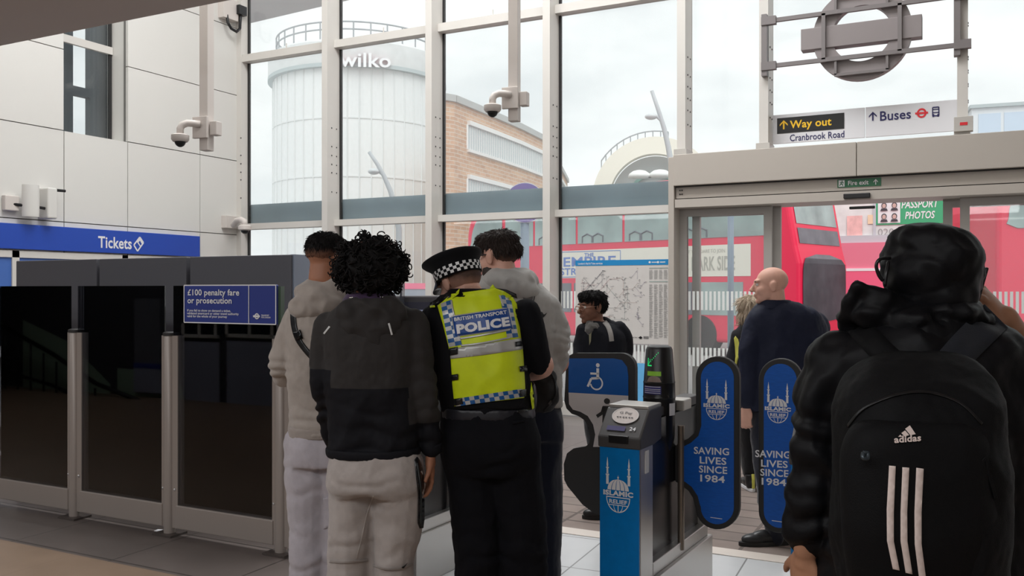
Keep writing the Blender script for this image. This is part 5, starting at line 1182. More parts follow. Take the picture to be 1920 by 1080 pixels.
hA = A.hair([((0, -.015, .052), (.081, .101, .074)), ((0, -.046, .030), (.0762, .0665, .052)), ((0, -.02, .03), (.0795, .085, .05))], fade_mat('faded_hair', za-.03, za+.05, (166, 116, 92), (20, 16, 15)), amp=.001, fr=70)
strands(A, hA, 2000, .016, 'crown', .0012, M_hair, 2, .5, za+.045); strands(A, hA, 700, .007, 'crown', .0007, M_hair, 3, .5, za+.012)
M_hoodA = cloth('hoodie_warm_grey', (168, 158, 150)); m = MB(); A.torso(m, sec)
for a in (armL, armR): A.tube(m, a)
A.part(m, 'hoodie', M_hoodA, .008, 4, FOLD, 1, keep='h', local=[(527, 690, 0, .09, .008, 110), (560, 790, -.1, .10, .005, 90), (640, 780, -.1, .10, .005, 90)])
m = MB(); A.ell(m, 603, 556, -.03, 50, .12, 30, 14); A.ell(m, 578, 568, -.08, 38, .06, 26, -30); A.ell(m, 628, 545, -.03, 30, .09, 22, 30); A.ell(m, 600, 572, -.09, 42, .055, 22, -14); A.ell(m, 598, 535, -.0, 22, .09, 18, -10)
A.part(m, 'hood', M_hoodA, .009, 5, [(.006, 14, 14, 14, True)], 3)
m = MB(); A.torso(m, [(603, 796, 0, 62, .128), (603, 803, 0, 61, .127), (603, 817, 0, 60, .126)]); A.part(m, 'waistband', cloth('rib_warm_grey', (158, 148, 141)), .008, 2)
M_jogA = cloth('joggers_light_grey', (182, 176, 182)); m = MB(); A.torso(m, [(603, 806, 0, 58, .12), (603, 840, 0, 63, .13), (604, 870, 0, 64, .125)])
for l in legs: A.tube(m, l)
A.part(m, 'trousers', M_jogA, .009, 4, FOLDT, 4, keep='t', local=[(565, 900, -.05, .11, .007, 60), (575, 1040, -.05, .11, .007, 60)])
m = A.drape('t', [(606, 935), (625, 930), (625, 985), (607, 992)], .006, .008); show(m, 'cargo_pocket', M_jogA, A.root)
M_trW = mat('trainer_white', (222, 222, 224), .6)
for x, dt in ((577, 0), (630, .03)): A.foot(M_trW, x, dt, F_+R_*.3)
cb = thing('crossbody_bag', A.pt(566, 640, .2), 'black crossbody bag strap over the warm grey hoodie on the left', 'bag')
def ship(pers, m, name, mt, par, **k): return m.build(name, mt, par, smooth='all', **k)
ship(A, A.strap('h', [(549, 582), (551, 610), (558, 634), (572, 655), (590, 674), (612, 690)], 11, .003, .007), 'strap', M_black, cb)
ship(A, A.drape('h', [(549, 622), (563, 618), (568, 634), (555, 638)], .010, .008), 'strap_buckle', mat('buckle_black', (30, 30, 32), .25, .4), cb)
m = MB(); A.ell(m, 640, 700, .2, 40, .05, 30); A.part(m, 'pouch', M_black, .01, 3, parent=cb)

# ---------------------------------------------------------------- 2 curly haired man
B = Person(3.45, 700, 'man with big black curly hair, charcoal windbreaker and grey joggers', 'brown', .006)
B.headframe(694, 506, .02, 10, 8, 0, .98); B.head((692, 562, .0), .055); B.eyes()
sec = [(693, 562, 0, 42, .08), (694, 575, 0, 68, .10), (695, 602, 0, 88, .12), (697, 650, 0, 90, .13), (698, 720, 0, 88, .13), (699, 790, 0, 86, .13), (701, 845, 0, 84, .13)]
armL = [(618, 606, 0, 28), (606, 660, 0, 25), (607, 720, .0, 23), (620, 790, .08, 20), (632, 835, .16, 16)]
armR = [(772, 608, 0, 29), (784, 660, -.02, 27), (791, 725, -.02, 26), (803, 790, .0, 23), (808, 838, .01, 19)]
legs = [[(660, 905, 0, 46), (657, 960, 0, 42), (655, 1020, 0, 39), (655, 1075, 0, 38), (652, 1170, 0, 32), (650, 1275, .0, 26)], [(748, 905, 0, 53), (747, 960, 0, 48), (743, 1020, 0, 44), (737, 1075, 0, 39), (733, 1170, 0, 33), (730, 1275, 0, 26)]]
bodyfill(B, sec, [armL, armR], legs, (703, 900, 0, 86, .13))
B.hand(B.pt(807, 858, .01), -U_*1+F_*.12, R_+F_*.2, 1, .35); B.hand(B.pt(634, 850, .17), -U_+F_*.2, -R_, -1, .3)
B.finish()
# curls
rnd = random.Random(3); m = MB(); cen = B.pt(695, 500, .0); core = MB()
core.ell(B.pt(695, 501, 0), 61*B.k, .128, 50*B.k, Matrix((R_, F_, U_)).transposed(), 24, 16); core.v = [p for p in core.v]
core.ell(B.pt(694, 527, -.02), 52*B.k, .10, 26*B.k, Matrix((R_, F_, U_)).transposed(), 24, 16)
hr = B.part(core, 'hair', M_hair, .008, 2, [(.012, 26, 26, 26, False)], 5)
for i in range(620):
    u = rnd.uniform(-1, 1); a = rnd.uniform(0, 2*pi); q = math.sqrt(1-u*u); dv_ = R_*(q*cos(a))+F_*(q*sin(a))+U_*u
    if u < -.55 and dv_.dot(F_) > .1: continue
    rr_ = Vector((64*B.k, .132, 54*B.k)); c = cen+R_*(q*cos(a)*rr_.x*rnd.uniform(.93, 1.05))+F_*(q*sin(a)*rr_.y)+U_*(u*rr_.z*rnd.uniform(.95, 1.05))
    t1 = dv_.cross(Vector((rnd.random()-.5, rnd.random()-.5, rnd.random()-.5))).normalized(); t2 = dv_.cross(t1); cr_ = rnd.uniform(.008, .015); turns = rnd.uniform(1.0, 2.2); ax = (dv_*rnd.uniform(.2, 1)-U_*rnd.uniform(.1, .9)+t1*rnd.uniform(-.4, .4)).normalized()*rnd.uniform(.012, .03)
    nn = int(9*turns); m.tube([c+t1*(cr_*cos(2*pi*turns*k/nn))+dv_*(cr_*.8*sin(2*pi*turns*k/nn))+ax*(k/nn) for k in range(nn+1)], [.0026]*nn+[.0012], 5)
show(m, 'curls', M_hair, hr)
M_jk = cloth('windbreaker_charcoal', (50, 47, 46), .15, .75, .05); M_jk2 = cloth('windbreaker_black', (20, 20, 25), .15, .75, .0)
m = MB(); B.torso(m, sec)
for a in (armL, armR): B.tube(m, a)
zs_ = zpx(722, 3.45); zs2 = zpx(765, 3.45)
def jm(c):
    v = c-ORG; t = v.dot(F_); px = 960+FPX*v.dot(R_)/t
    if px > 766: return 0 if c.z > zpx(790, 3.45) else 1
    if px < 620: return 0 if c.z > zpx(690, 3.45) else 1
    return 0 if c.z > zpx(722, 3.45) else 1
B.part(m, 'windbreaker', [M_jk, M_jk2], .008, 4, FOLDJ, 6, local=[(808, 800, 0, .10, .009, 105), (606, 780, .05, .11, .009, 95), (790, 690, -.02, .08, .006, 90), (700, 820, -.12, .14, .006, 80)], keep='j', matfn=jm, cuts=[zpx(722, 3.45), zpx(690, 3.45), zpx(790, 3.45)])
m = MB(); B.ell(m, 695, 590, -.05, 62, .085, 22); B.ell(m, 694, 602, -.10, 56, .035, 44); B.ell(m, 660, 585, -.07, 30, .06, 24, -25); B.ell(m, 735, 583, -.06, 32, .06, 24, 25); B.ell(m, 693, 632, -.11, 30, .022, 30)
B.part(m, 'hood', M_jk, .008, 5, [(.007, 14, 14, 14, True), (.003, 30, 30, 30, False)], 8, keep='hd')
m = MB(); B.torso(m, [(695, 548, .01, 43, .088), (694, 560, .01, 50, .095), (694, 568, .01, 52, .095)]); B.part(m, 'inner_collar', cloth('collar_purple', (70, 52, 78)), .008, 2)
m = MB(); B.tube(m, [(B_[0], B_[1], -.07+.0, 1.4) for B_ in ((655, 559), (672, 556), (692, 555), (712, 557), (728, 558))], cap=False); m.build('neck_chain', mat('chain_silver', (205, 200, 192), .25, .8), B.root, smooth='all')
for path in ([(729, 606), (735, 628)], [(618, 612), (607, 626)]):
    show(B.strap('j', [path[0], ((path[0][0]+path[1][0])/2, (path[0][1]+path[1][1])/2), path[1]], 3.5, .030 if path[0][0] > 700 else .004, .003), 'reflective_tab', mat('reflective_grey', (206, 206, 204), .4), B.root)
m = MB(); B.torso(m, [(701, 836, 0, 89, .139), (701, 845, 0, 89, .139), (701, 853, 0, 87, .137)]); B.part(m, 'hem', M_jk2, .008, 2)
for nm, a in (('cuff', (812, 836, .01)), ('cuff', (632, 836, .155))): m = MB(); B.tube(m, [(a[0]-2, a[1]-6, a[2], 20 if a[0] > 700 else 17), (a[0]-1, a[1]+12, a[2]+.01, 19 if a[0] > 700 else 16)], cap=False); B.part(m, nm, M_jk2, .007, 2)
M_jogB = cloth('joggers_warm_grey', (174, 165, 160)); m = MB(); B.torso(m, [(702, 838, 0, 80, .12), (703, 870, -.01, 90, .135), (704, 905, -.01, 93, .14), (705, 925, 0, 88, .12)])
for l in legs: B.tube(m, l)
B.part(m, 'joggers', M_jogB, .008, 4, FOLDT, 9, keep='t', local=[(690, 915, -.1, .10, .008, 70), (740, 1040, -.08, .09, .006, 80), (655, 1035, -.08, .09, .006, 80)])
show(B.drape('t', [(777, 862), (782, 856), (790, 864), (795, 890), (796, 930), (796, 975), (794, 990), (787, 991), (783, 980), (784, 930), (780, 895)], .006, .006), 'zip_pocket', M_black, B.root)
show(B.strap('t', [(782, 868), (788, 905), (790, 940), (789, 982)], 3, .010, .004), 'zip', mat('zip_grey', (70, 74, 74), .5), B.root)
for path in ([(617, 1052), (640, 1054), (665, 1053), (690, 1050)], [(700, 1060), (725, 1067), (750, 1066), (774, 1058)]): show(B.strap('t', path, 5, .006, .008), 'knee_seam', cloth('seam_warm_grey', (156, 148, 143)), B.root)
show(B.strap('t', [(700, 930), (688, 965), (678, 1010), (668, 1048)], 2.2, .003, .003), 'leg_seam', cloth('seam_light', (190, 182, 176)), B.root)
show(B.drape('t', [(753, 1063), (758, 1061), (765, 1054), (758, 1065), (755, 1066)], .009, .002, 3), 'tick_mark', M_black, B.root)
for x in (650, 730): B.foot(mat('trainer_black', (28, 28, 30), .6), x, 0, F_+R_*.05, sole=M_trW)

# ---------------------------------------------------------------- 3 police officer
C = Person(3.6, 930, 'police officer in yellow high visibility vest and chequered peaked cap', 'pale', .006)
C.headframe(861, 529, .07, -42, 30, -6, .98); C.head((882, 560, .0), .058); C.eyes()
sec = [(884, 545, 0, 36, .075), (887, 560, 0, 68, .10), (890, 588, 0, 92, .125), (894, 640, 0, 90, .135), (900, 690, 0, 89, .135), (908, 735, 0, 88, .135), (914, 770, 0, 86, .135)]
armL = [(812, 600, 0, 25), (806, 655, .0, 24), (812, 710, .04, 23), (838, 735, .18, 19), (880, 715, .34, 16)]
armRs = [(984, 592, 0, 31), (1000, 636, .0, 29), (1012, 678, .02, 25)]
armR = armRs+[(1016, 690, .05, 20), (990, 696, .16, 18), (940, 684, .34, 14)]
legs = [[(880, 850, 0, 50), (886, 920, 0, 47), (894, 1000, 0, 45), (897, 1080, 0, 44), (896, 1160, 0, 40), (894, 1245, 0, 34)], [(962, 850, 0, 50), (972, 920, 0, 47), (980, 1000, 0, 45), (982, 1080, 0, 43), (980, 1160, 0, 40), (978, 1245, 0, 34)]]
bodyfill(C, sec, [armL, armRs], legs, (920, 830, 0, 84, .13))
C.tube(C.body, [(1012, 676, .02, 22), (1018, 689, .05, 20), (990, 697, .16, 18), (945, 686, .32, 14)])
C.hand(C.pt(945, 686, .32), -R_*.7+F_*.7, U_, -1, .6); C.hand(C.pt(872, 718, .32), R_*.5+F_*.8, U_, 1, .6)
C.finish()
zc = C.hc.z
hC = C.hair([((0, -.040, .010), (.0772, .077, .074)), ((0, -.02, .05), (.0785, .096, .068))], fade_mat('faded_brown_hair', zc-.03, zc+.03, (206, 156, 134), (88, 68, 60)), 'clipped_hair', amp=0)
strands(C, hC, 500, .005, 'crown', .0006, M_hairb, 4, .6, zc+.02)
M_shirt = cloth('police_shirt_black', (15, 15, 20), .2, sheen=0); m = MB(); C.torso(m, sec)
C.tube(m, armL); C.tube(m, armRs); C.part(m, 'shirt', M_shirt, .008, 4, FOLD, 11, keep='s')
m = MB(); C.torso(m, [(878, 541, .01, 33, .075), (880, 548, .0, 42, .085), (884, 556, 0, 52, .09)]); C.part(m, 'collar', M_shirt, .007, 3)
m = MB(); sv = [(889, 553, 0, 62, .10), (890, 572, 0, 78, .125), (893, 600, 0, 84, .145), (897, 650, -.005, 84, .155), (904, 700, -.005, 84, .155), (912, 740, 0, 82, .15), (915, 760, 0, 80, .148)]
C.torso(m, sv, ex=2.8); vest = C.part(m, 'stab_vest', cloth('vest_carrier_black', (17, 17, 20), .25, sheen=0), .008, 3, [(.003, 10, 10, 8, True)], 12, keep='v')
M_yel = mat('hi_vis_yellow', (214, 232, 20), .55, var=.06, vscale=20, emit=None); M_sil = mat('reflective_silver', (190, 190, 188), .35, .25); M_chk = mat('chequer_blue', (18, 86, 150), .45); M_pol = mat('police_panel_blue', (24, 74, 152), .4)
yp = [(820, 573), (829, 566), (846, 551), (870, 548), (900, 544), (928, 540), (945, 546), (960, 555), (969, 570), (973, 600), (978, 640), (981, 660), (985, 727), (983, 746), (940, 751), (900, 755), (852, 762), (848, 720), (845, 674), (841, 650), (830, 607)]
show(C.drape('v', yp, .0075, .008, 6), 'yellow_panel', M_yel, vest)
def lerp2(a, b, t): return (a[0]+(b[0]-a[0])*t, a[1]+(b[1]-a[1])*t)
def qgrid(q, nu, nv, offs, sub_=2):
    v2 = []; fs = []; mi = []; NU, NV = nu*sub_, nv*sub_
    for j in range(NV+1):
        for i in range(NU+1): v2.append(lerp2(lerp2(q[0], q[1], i/NU), lerp2(q[3], q[2], i/NU), j/NV))
    for j in range(NV):
        for i in range(NU): a = j*(NU+1)+i; fs.append((a, a+1, a+NU+2, a+NU+1)); mi.append((i//sub_+j//sub_) % 2)
    m = C.wrap('v', v2, fs, offs, 0); m.m = mi; return m
def band(q, nu, nv, name, o=.0095):
    m = qgrid(q, nu, nv, o); m.build(name, [M_sil, M_chk], vest)
band([(842, 651), (866, 646), (846, 562), (826, 569)], 2, 11, 'chequered_strip'); band([(951, 634), (972, 632), (957, 556), (937, 552)], 2, 10, 'chequered_strip')
band([(855, 762), (983, 744), (979, 729), (852, 748)], 14, 2, 'chequered_hem')
show(C.drape('v', [(842, 654), (900, 646), (977, 634), (981, 655), (905, 666), (845, 673)], .010, .002, 6), 'silver_band', M_sil, vest)
for path in ([(846, 563), (848, 576), (851, 590)], [(936, 552), (940, 563), (944, 574)], [(862, 635), (905, 628), (956, 618)], [(864, 648), (905, 643), (956, 633)]): show(C.strap('v', path, 3.2, .0115, .002), 'silver_piping', M_sil, vest)
show(C.drape('v', [(846, 592), (955, 576), (963, 617), (853, 632)], .0095, .002, 6), 'panel_edge', M_sil, vest)
pp = show(C.drape('v', [(848, 594), (953, 578), (961, 615), (854, 630)], .011, .002, 6), 'police_panel', M_pol, vest)
m = C.ptext('v', 'BRITISH TRANSPORT', [(852, 602.5), (950.5, 588.5), (949.5, 581.5), (851, 595.5)], .0135, .025); m2 = C.ptext('v', 'POLICE', [(857, 626.5), (957, 611), (954, 593.5), (855, 608.5)], .0135, .055); m.add(m2.v, m2.f); m.build('panel_lettering', M_wtxt, pp)
for q in ([(842, 653), (858, 650), (858, 664), (842, 667)], [(844, 703), (859, 701), (859, 712), (845, 714)], [(850, 748), (866, 746), (868, 757), (852, 761)], [(966, 641), (979, 639), (979, 649), (967, 650)], [(974, 687), (988, 685), (989, 696), (975, 697)], [(974, 732), (987, 729), (987, 743), (975, 744)]):
    show(C.drape('v', q, .014, .006, 5), 'side_strap', M_black, vest)
show(C.drape('v', [(850, 552), (862, 541), (860, 551), (848, 560)], .012, .006, 4), 'shoulder_tab', M_yel, vest); show(C.drape('v', [(918, 540), (924, 533), (930, 541), (928, 546)], .012, .006, 4), 'shoulder_tab', M_yel, vest)
for q, lab in (([(806, 568), (826, 556), (846, 549), (845, 557), (826, 566), (808, 576)], None), ([(930, 540), (950, 543), (968, 551), (970, 560), (950, 553), (930, 547)], None)):
    e = show(C.drape('s', q, .014, .012, 4), 'epaulette', M_black, C.root)
show(C.drape('s', [(960, 548), (965, 550), (965, 556), (960, 554)], .017, .003, 3), 'rank_number', M_wtxt, C.root); show(C.drape('s', [(806, 573), (815, 572), (816, 576), (806, 577)], .017, .003, 3), 'rank_tab', M_yel, C.root)
# radio and side gear
m = MB(); C.ell(m, 992, 655, .0, 8, .03, 26); C.part(m, 'radio_pouch', M_black, .007, 2); m = MB(); C.ell(m, 998, 745, .0, 9, .05, 30); C.part(m, 'belt_pouch', M_black, .007, 2)
show(C.drape('s', [(996, 716), (1001, 740), (1002, 765), (998, 768), (994, 740)], .03, .01, 4), 'yellow_side', M_yel, vest)
M_ptr = cloth('police_trousers_black', (14, 14, 19), .2, sheen=0); m = MB(); C.torso(m, [(914, 758, 0, 84, .13), (916, 790, -.01, 88, .14), (920, 830, -.02, 92, .15), (922, 862, -.01, 92, .14), (924, 885, 0, 88, .12)])
for l in legs: C.tube(m, l)
m.add(*(lambda q: (q.v, q.f))((lambda q: (C.torso(q, [(925, 860, 0, 70, .09), (930, 950, .02, 60, .06), (936, 1040, .02, 56, .05), (938, 1120, .02, 50, .05)]), q)[1])(MB())))
C.part(m, 'trousers', M_ptr, .009, 4, FOLDT, 13, keep='t', local=[(935, 870, -.1, .12, .008, 60), (890, 1040, -.05, .12, .008, 60), (985, 1040, -.05, .12, .008, 60)])
m = MB(); C.torso(m, [(914, 760, 0, 87, .142), (915, 768, 0, 88, .143), (916, 780, 0, 89, .145)]); C.part(m, 'belt', mat('belt_black_leather', (34, 34, 40), .4), .008, 1, keep='b')
show(C.drape('b', [(968, 758), (988, 756), (990, 772), (970, 774)], .006, .01, 4), 'belt_keeper', M_black, C.root)
show(C.drape('t', [(960, 790), (982, 787), (983, 792), (961, 796)], .005, .006, 4), 'pocket_flap', M_ptr, C.root)
for x in (894, 978): C.foot(M_black, x, 0, F_-R_*.1)
# cap, in head coordinates (tilted back of the bowed head)
M_cap = cloth('cap_black_felt', (11, 11, 15), .15, sheen=.05); hM0, hc0 = C.hM.copy(), C.hc.copy()
def capframe(px, py, dt, nrm):   # nrm: unit axis of the cap
    z = nrm.normalized(); f = (F_*.75-R_*.65); f = (f-z*f.dot(z)).normalized(); x = f.cross(z); return Matrix((x, f, z)).transposed(), C.pt(px, py, dt)
cm, cc_ = capframe(857, 508, .058, U_*.93-R_*.26+F_*.20)
CM = Matrix.Translation(cc_) @ cm.to_4x4(); s_ = 1.0
def lath(prof, el=1.12, seg=48):
    m = MB(CM); vs = []; fs = []
    for rd_, z, sh in prof:
        for j in range(seg): a = 2*pi*j/seg; vs.append((rd_*cos(a), rd_*el*sin(a)+sh, z))
    for i in range(len(prof)-1):
        for j in range(seg): fs.append((i*seg+j, i*seg+(j+1) % seg, (i+1)*seg+(j+1) % seg, (i+1)*seg+j))
    fs.append(list(range(seg))[::-1]); fs.append([(len(prof)-1)*seg+j for j in range(seg)]); m.add(vs, fs); return m
cap = lath([(.094, -.028, 0), (.095, .012, 0), (.101, .026, .004), (.116, .044, .010), (.123, .056, .014), (.121, .064, .016), (.10, .073, .016), (.05, .078, .016), (.005, .079, .016)]).build('peaked_cap', M_cap, C.root, smooth='all')
m = MB(CM); M_cw = mat('chequer_white', (232, 232, 232), .5)
n = 44
for row in range(3):
    for j in range(n):
        a0, a1 = 2*pi*j/n, 2*pi*(j+1)/n; z0, z1 = -.026+row*.0125, -.026+(row+1)*.0125
        rr0 = .0958; m.add([(rr0*cos(a0), rr0*1.12*sin(a0), z0), (rr0*cos(a1), rr0*1.12*sin(a1), z0), (rr0*1.008*cos(a1), rr0*1.008*1.12*sin(a1), z1), (rr0*1.008*cos(a0), rr0*1.008*1.12*sin(a0), z1)], [(0, 1, 2, 3)], (row+j) % 2)
m.build('chequered_band', [M_cw, M_cap], cap)
m = MB(CM); pk = [(.094*cos(a), .105*sin(a), -.022) for a in [pi*.12+pi*.76*i/16 for i in range(17)]]; ou = [(.097*cos(a), .105*sin(a)+.05*sin((a-pi*.12)/.76)**.7, -.05) for a in [pi*.12+pi*.76*i/16 for i in range(17)]]
m.add(pk+ou+[(x, y, z-.004) for x, y, z in pk+ou], [(i, i+1, 18+i, 17+i) for i in range(16)]+[(34+i, 34+17+i, 34+18+i, 34+i+1) for i in range(16)]+[(17+i, 18+i, 52+i, 51+i) for i in range(16)]); m.build('peak', mat('peak_gloss_black', (14, 14, 16), .15), cap, smooth='all')

# ---------------------------------------------------------------- 4 bearded man with glasses
Dm = Person(4.15, 985, 'bearded man in glasses and pale grey hoodie behind the police officer', 'pale')
Dm.headframe(934, 484, 0, -52, 10, 0, .98); Dm.head((942, 535, .0), .056); Dm.eyes()
sec = [(945, 518, 0, 36, .08), (958, 540, 0, 62, .10), (968, 572, 0, 76, .12), (973, 630, 0, 74, .13), (980, 700, 0, 72, .13), (985, 762, 0, 68, .13)]
armR = [(1026, 578, 0, 26), (1043, 620, 0, 25), (1046, 662, -.02, 23), (1046, 678, .04, 21), (1022, 688, .18, 17), (985, 684, .30, 14)]
armL = [(912, 580, .02, 26), (902, 640, .04, 23), (905, 690, .14, 20), (935, 690, .32, 15)]
legs = [[(958, 800, 0, 38), (962, 880, 0, 35), (966, 980, 0, 31), (968, 1080, 0, 28), (968, 1150, 0, 25)], [(1016, 800, 0, 37), (1019, 880, 0, 34), (1024, 980, 0, 30), (1026, 1080, 0, 27), (1026, 1150, 0, 25)]]
bodyfill(Dm, sec, [armL, armR], legs, (987, 800, 0, 64, .12))
Dm.tube(Dm.body, [(1048, 680, .03, 20), (1030, 690, .15, 18), (1000, 686, .28, 14)]); Dm.hand(Dm.pt(995, 685, .30), -R_*.8+F_*.5, U_, -1, .6); Dm.hand(Dm.pt(930, 690, .33), R_*.5+F_*.8, U_, 1, .6)
Dm.finish()
Dm.hair([((0, -.012, .066), (.083, .107, .066)), ((0, -.05, .03), (.079, .073, .07)), ((0, .045, .085), (.066, .060, .045))], fade_mat('faded_dark_brown', Dm.hc.z-.06, Dm.hc.z+.02, (150, 112, 96), (44, 33, 28)), amp=.004, fr=60)
strands(Dm, bpy.data.objects[-1] if False else Dm.lasthair, 3000, .020, 'crown', .0013, M_hairb, 5, .35, Dm.hc.z+.01)
Dm.hair([((0, .062, -.082), (.050, .045, .035)), ((-.05, .032, -.062), (.019, .034, .034)), ((.05, .032, -.062), (.019, .034, .034))], M_hairb, 'beard', amp=.003, fr=80)
m = MB()
for q in (-1, 1): m.tube([Dm.H(q*.084, -.02, .012), Dm.H(q*.083, .03, .018), Dm.H(q*.074, .098, .014)], .0032, 8); m.tube([Dm.H(q*.036+.027*cos(a), .108, .006+.021*sin(a)) for a in [2*pi*i/20 for i in range(21)]], .0026, 6)
m.tube([Dm.H(-.01, .112, .012), Dm.H(.01, .112, .012)], .0026, 6); m.build('glasses', M_black, Dm.root, smooth='all')
M_hoodD = cloth('hoodie_pale_grey', (184, 182, 178)); m = MB(); Dm.torso(m, sec); Dm.tube(m, armR[:4]+[(1040, 684, .09, 19)]); Dm.tube(m, armL); Dm.part(m, 'hoodie', M_hoodD, .008, 3, FOLD, 15, keep='h', local=[(1048, 655, -.04, .10, .009, 130), (1030, 600, 0, .08, .005, 90)])
m = MB(); Dm.ell(m, 955, 528, -.02, 50, .12, 26, 8); Dm.ell(m, 965, 540, -.07, 46, .07, 24, 12); Dm.ell(m, 985, 525, -.02, 26, .08, 20, 35); Dm.ell(m, 920, 530, .02, 24, .08, 22, -40); Dm.part(m, 'hood', M_hoodD, .009, 5, [(.006, 14, 14, 14, True)], 16)
show(Dm.drape('h', [(1010, 590), (1016, 584), (1020, 590), (1026, 586), (1021, 593), (1016, 598), (1008, 597)], .006, .003, 3), 'printed_motif', M_dark, Dm.root)
show(Dm.strap('h', [(1003, 553), (999, 575), (1001, 590)], 1.5, .005, .002), 'printed_line', M_dark, Dm.root)
show(Dm.drape('h', [(978, 555), (990, 545), (998, 542), (999, 560), (993, 572), (985, 566)], .008, .004, 4), 'printed_patch', mat('print_grey', (92, 88, 86), .7), Dm.root)
M_jean = cloth('jeans_indigo', (30, 36, 52), .3); m = MB(); Dm.torso(m, [(985, 752, 0, 62, .12), (987, 790, 0, 67, .13), (989, 822, 0, 66, .12)])
for l in legs: Dm.tube(m, l)
Dm.part(m, 'jeans', M_jean, .009, 4, FOLDT, 17)
for x in (968, 1026): Dm.foot(M_trW, x, 0, F_-R_*.4)
sb = thing('shoulder_bag', Dm.pt(1015, 735, -.1), 'black shoulder bag hanging at the hip of the bearded man', 'bag'); m = MB(); Dm.ell(m, 1012, 735, -.10, 34, .055, 40, -30); Dm.ell(m, 1000, 752, -.10, 34, .05, 28, -30); Dm.ell(m, 1018, 712, -.09, 26, .05, 22, -20)
Dm.part(m, 'bag_body', cloth('bag_black_nylon', (36, 36, 38), .2, .6), .008, 3, [(.005, 16, 16, 16, True)], 18, parent=sb, keep='b')
show(Dm.drape('b', [(1027, 757), (1033, 750), (1036, 756), (1030, 762)], .006, .004, 3), 'buckle', M_head, sb); show(Dm.strap('b', [(1030, 692), (1041, 715), (1043, 738), (1036, 752), (1020, 770)], 3, .006, .005), 'zip', mat('zip_black', (14, 14, 16), .4), sb)
m = Dm.strap('h', [(1022, 700), (1000, 660), (970, 610), (940, 566)], 10, .012, .01); ship(Dm, m, 'strap', M_black, sb)

# ---------------------------------------------------------------- 5 man by the map poster
E = Person(6.3, 1133, 'dark haired man in black jacket and scarf walking past the map poster', 'deep', .006)
E.headframe(1110, 577, 0, -118, 4, 0, .96); E.head((1118, 612, .0), .054); E.eyes()
sec = [(1118, 600, 0, 17, .075), (1122, 611, 0, 31, .10), (1127, 626, 0, 43, .12), (1129, 650, 0, 44, .13), (1131, 690, 0, 42, .13), (1132, 725, 0, 41, .13)]
armA = [(1096, 622, -.02, 15), (1088, 650, -.02, 14), (1086, 680, -.05, 13), (1096, 705, -.10, 11)]; armB = [(1160, 618, 0, 16), (1173, 640, .02, 15), (1174, 662, .03, 14), (1160, 690, -.05, 12)]
legs = [[(1115, 745, 0, 25), (1118, 800, -.05, 22), (1130, 870, -.1, 18), (1150, 945, -.1, 14)], [(1150, 745, 0, 25), (1152, 800, .05, 22), (1162, 870, .1, 18), (1172, 945, .16, 14)]]
bodyfill(E, sec, [armA, armB], legs, (1132, 745, 0, 40, .12)); E.hand(E.pt(1098, 708, -.1), -U_+R_*.2, -F_, 1, .5); E.hand(E.pt(1156, 694, -.06), -U_-R_*.3, -F_, -1, .5)
E.finish()
E.hair([((0, -.014, .066), (.082, .102, .060)), ((0, -.050, .020), (.079, .070, .070)), ((0, .045, .084), (.060, .050, .038)), ((.068, .0, .03), (.015, .028, .036)), ((-.068, .0, .03), (.015, .028, .036))], M_hair, amp=.006, fr=50)
strands(E, E.lasthair, 2400, .020, 'crown', .0016, M_hair, 6, .5)
for q in (-1, 1): m = MB(); E.hell(m, (q*.031, .094, .030), (.018, .006, .004), 10, 6); m.build('eyebrow', M_hair, E.root, smooth='all')
m = MB()
for q in (-1, 1): m.tube([E.H(q*.082, -.01, .012), E.H(q*.072, .098, .012)], .0025, 6); m.tube([E.H(q*.034+.026*cos(a), .107, .006+.016*sin(a)) for a in [2*pi*i/20 for i in range(21)]], .0022, 6)
m.tube([E.H(-.01, .112, .01), E.H(.01, .112, .01)], .0022, 6); m.build('glasses', mat('glasses_rim', (170, 130, 110), .3, .3), E.root, smooth='all')
M_jkE = cloth('jacket_black_blue', (20, 21, 28), .2, .75, .0); m = MB(); E.torso(m, sec); E.tube(m, armA); E.tube(m, armB); E.part(m, 'jacket', M_jkE, .009, 4, FOLDJ, 20, keep='j')
m = MB(); E.ell(m, 1112, 612, -.03, 17, .09, 10, 20); E.ell(m, 1106, 618, -.09, 9, .03, 13, 0); E.part(m, 'scarf', cloth('scarf_grey', (96, 93, 90)), .008, 3, [(.005, 30, 30, 30, True)], 21)
show(E.drape('j', [(1104, 622), (1109, 622), (1108, 640), (1105, 648)], .006, .005, 3), 'collar_lining', mat('lining_pale', (140, 136, 110), .7), E.root)
m = MB(); E.ell(m, 1137, 603, .06, 14, .05, 8, 30); E.ell(m, 1150, 612, .04, 13, .06, 10, 40); E.part(m, 'hood', M_jkE, .008, 3)
bp = thing('backpack', E.pt(1150, 660, .2), 'backpack with pale grey strap worn by the man at the map poster', 'bag'); show(E.strap('j', [(1133, 603), (1140, 612), (1145, 626), (1147, 640)], 9, .006, .01), 'strap', mat('strap_pale_grey', (150, 146, 142), .8), bp)
m = MB(); E.ell(m, 1150, 660, .2, 34, .10, 46); E.part(m, 'bag_body', M_jkE, .012, 3, parent=bp)
m = MB(); E.torso(m, [(1131, 715, 0, 39, .12), (1132, 745, 0, 41, .13), (1132, 765, 0, 40, .12)])
for l in legs: E.tube(m, l)
E.part(m, 'trousers', cloth('trousers_charcoal', (34, 35, 40), .2), .009, 4, FOLDT, 22)
E.foot(M_black, 1150, -.1, -R_); E.foot(M_black, 1172, .16, -R_)

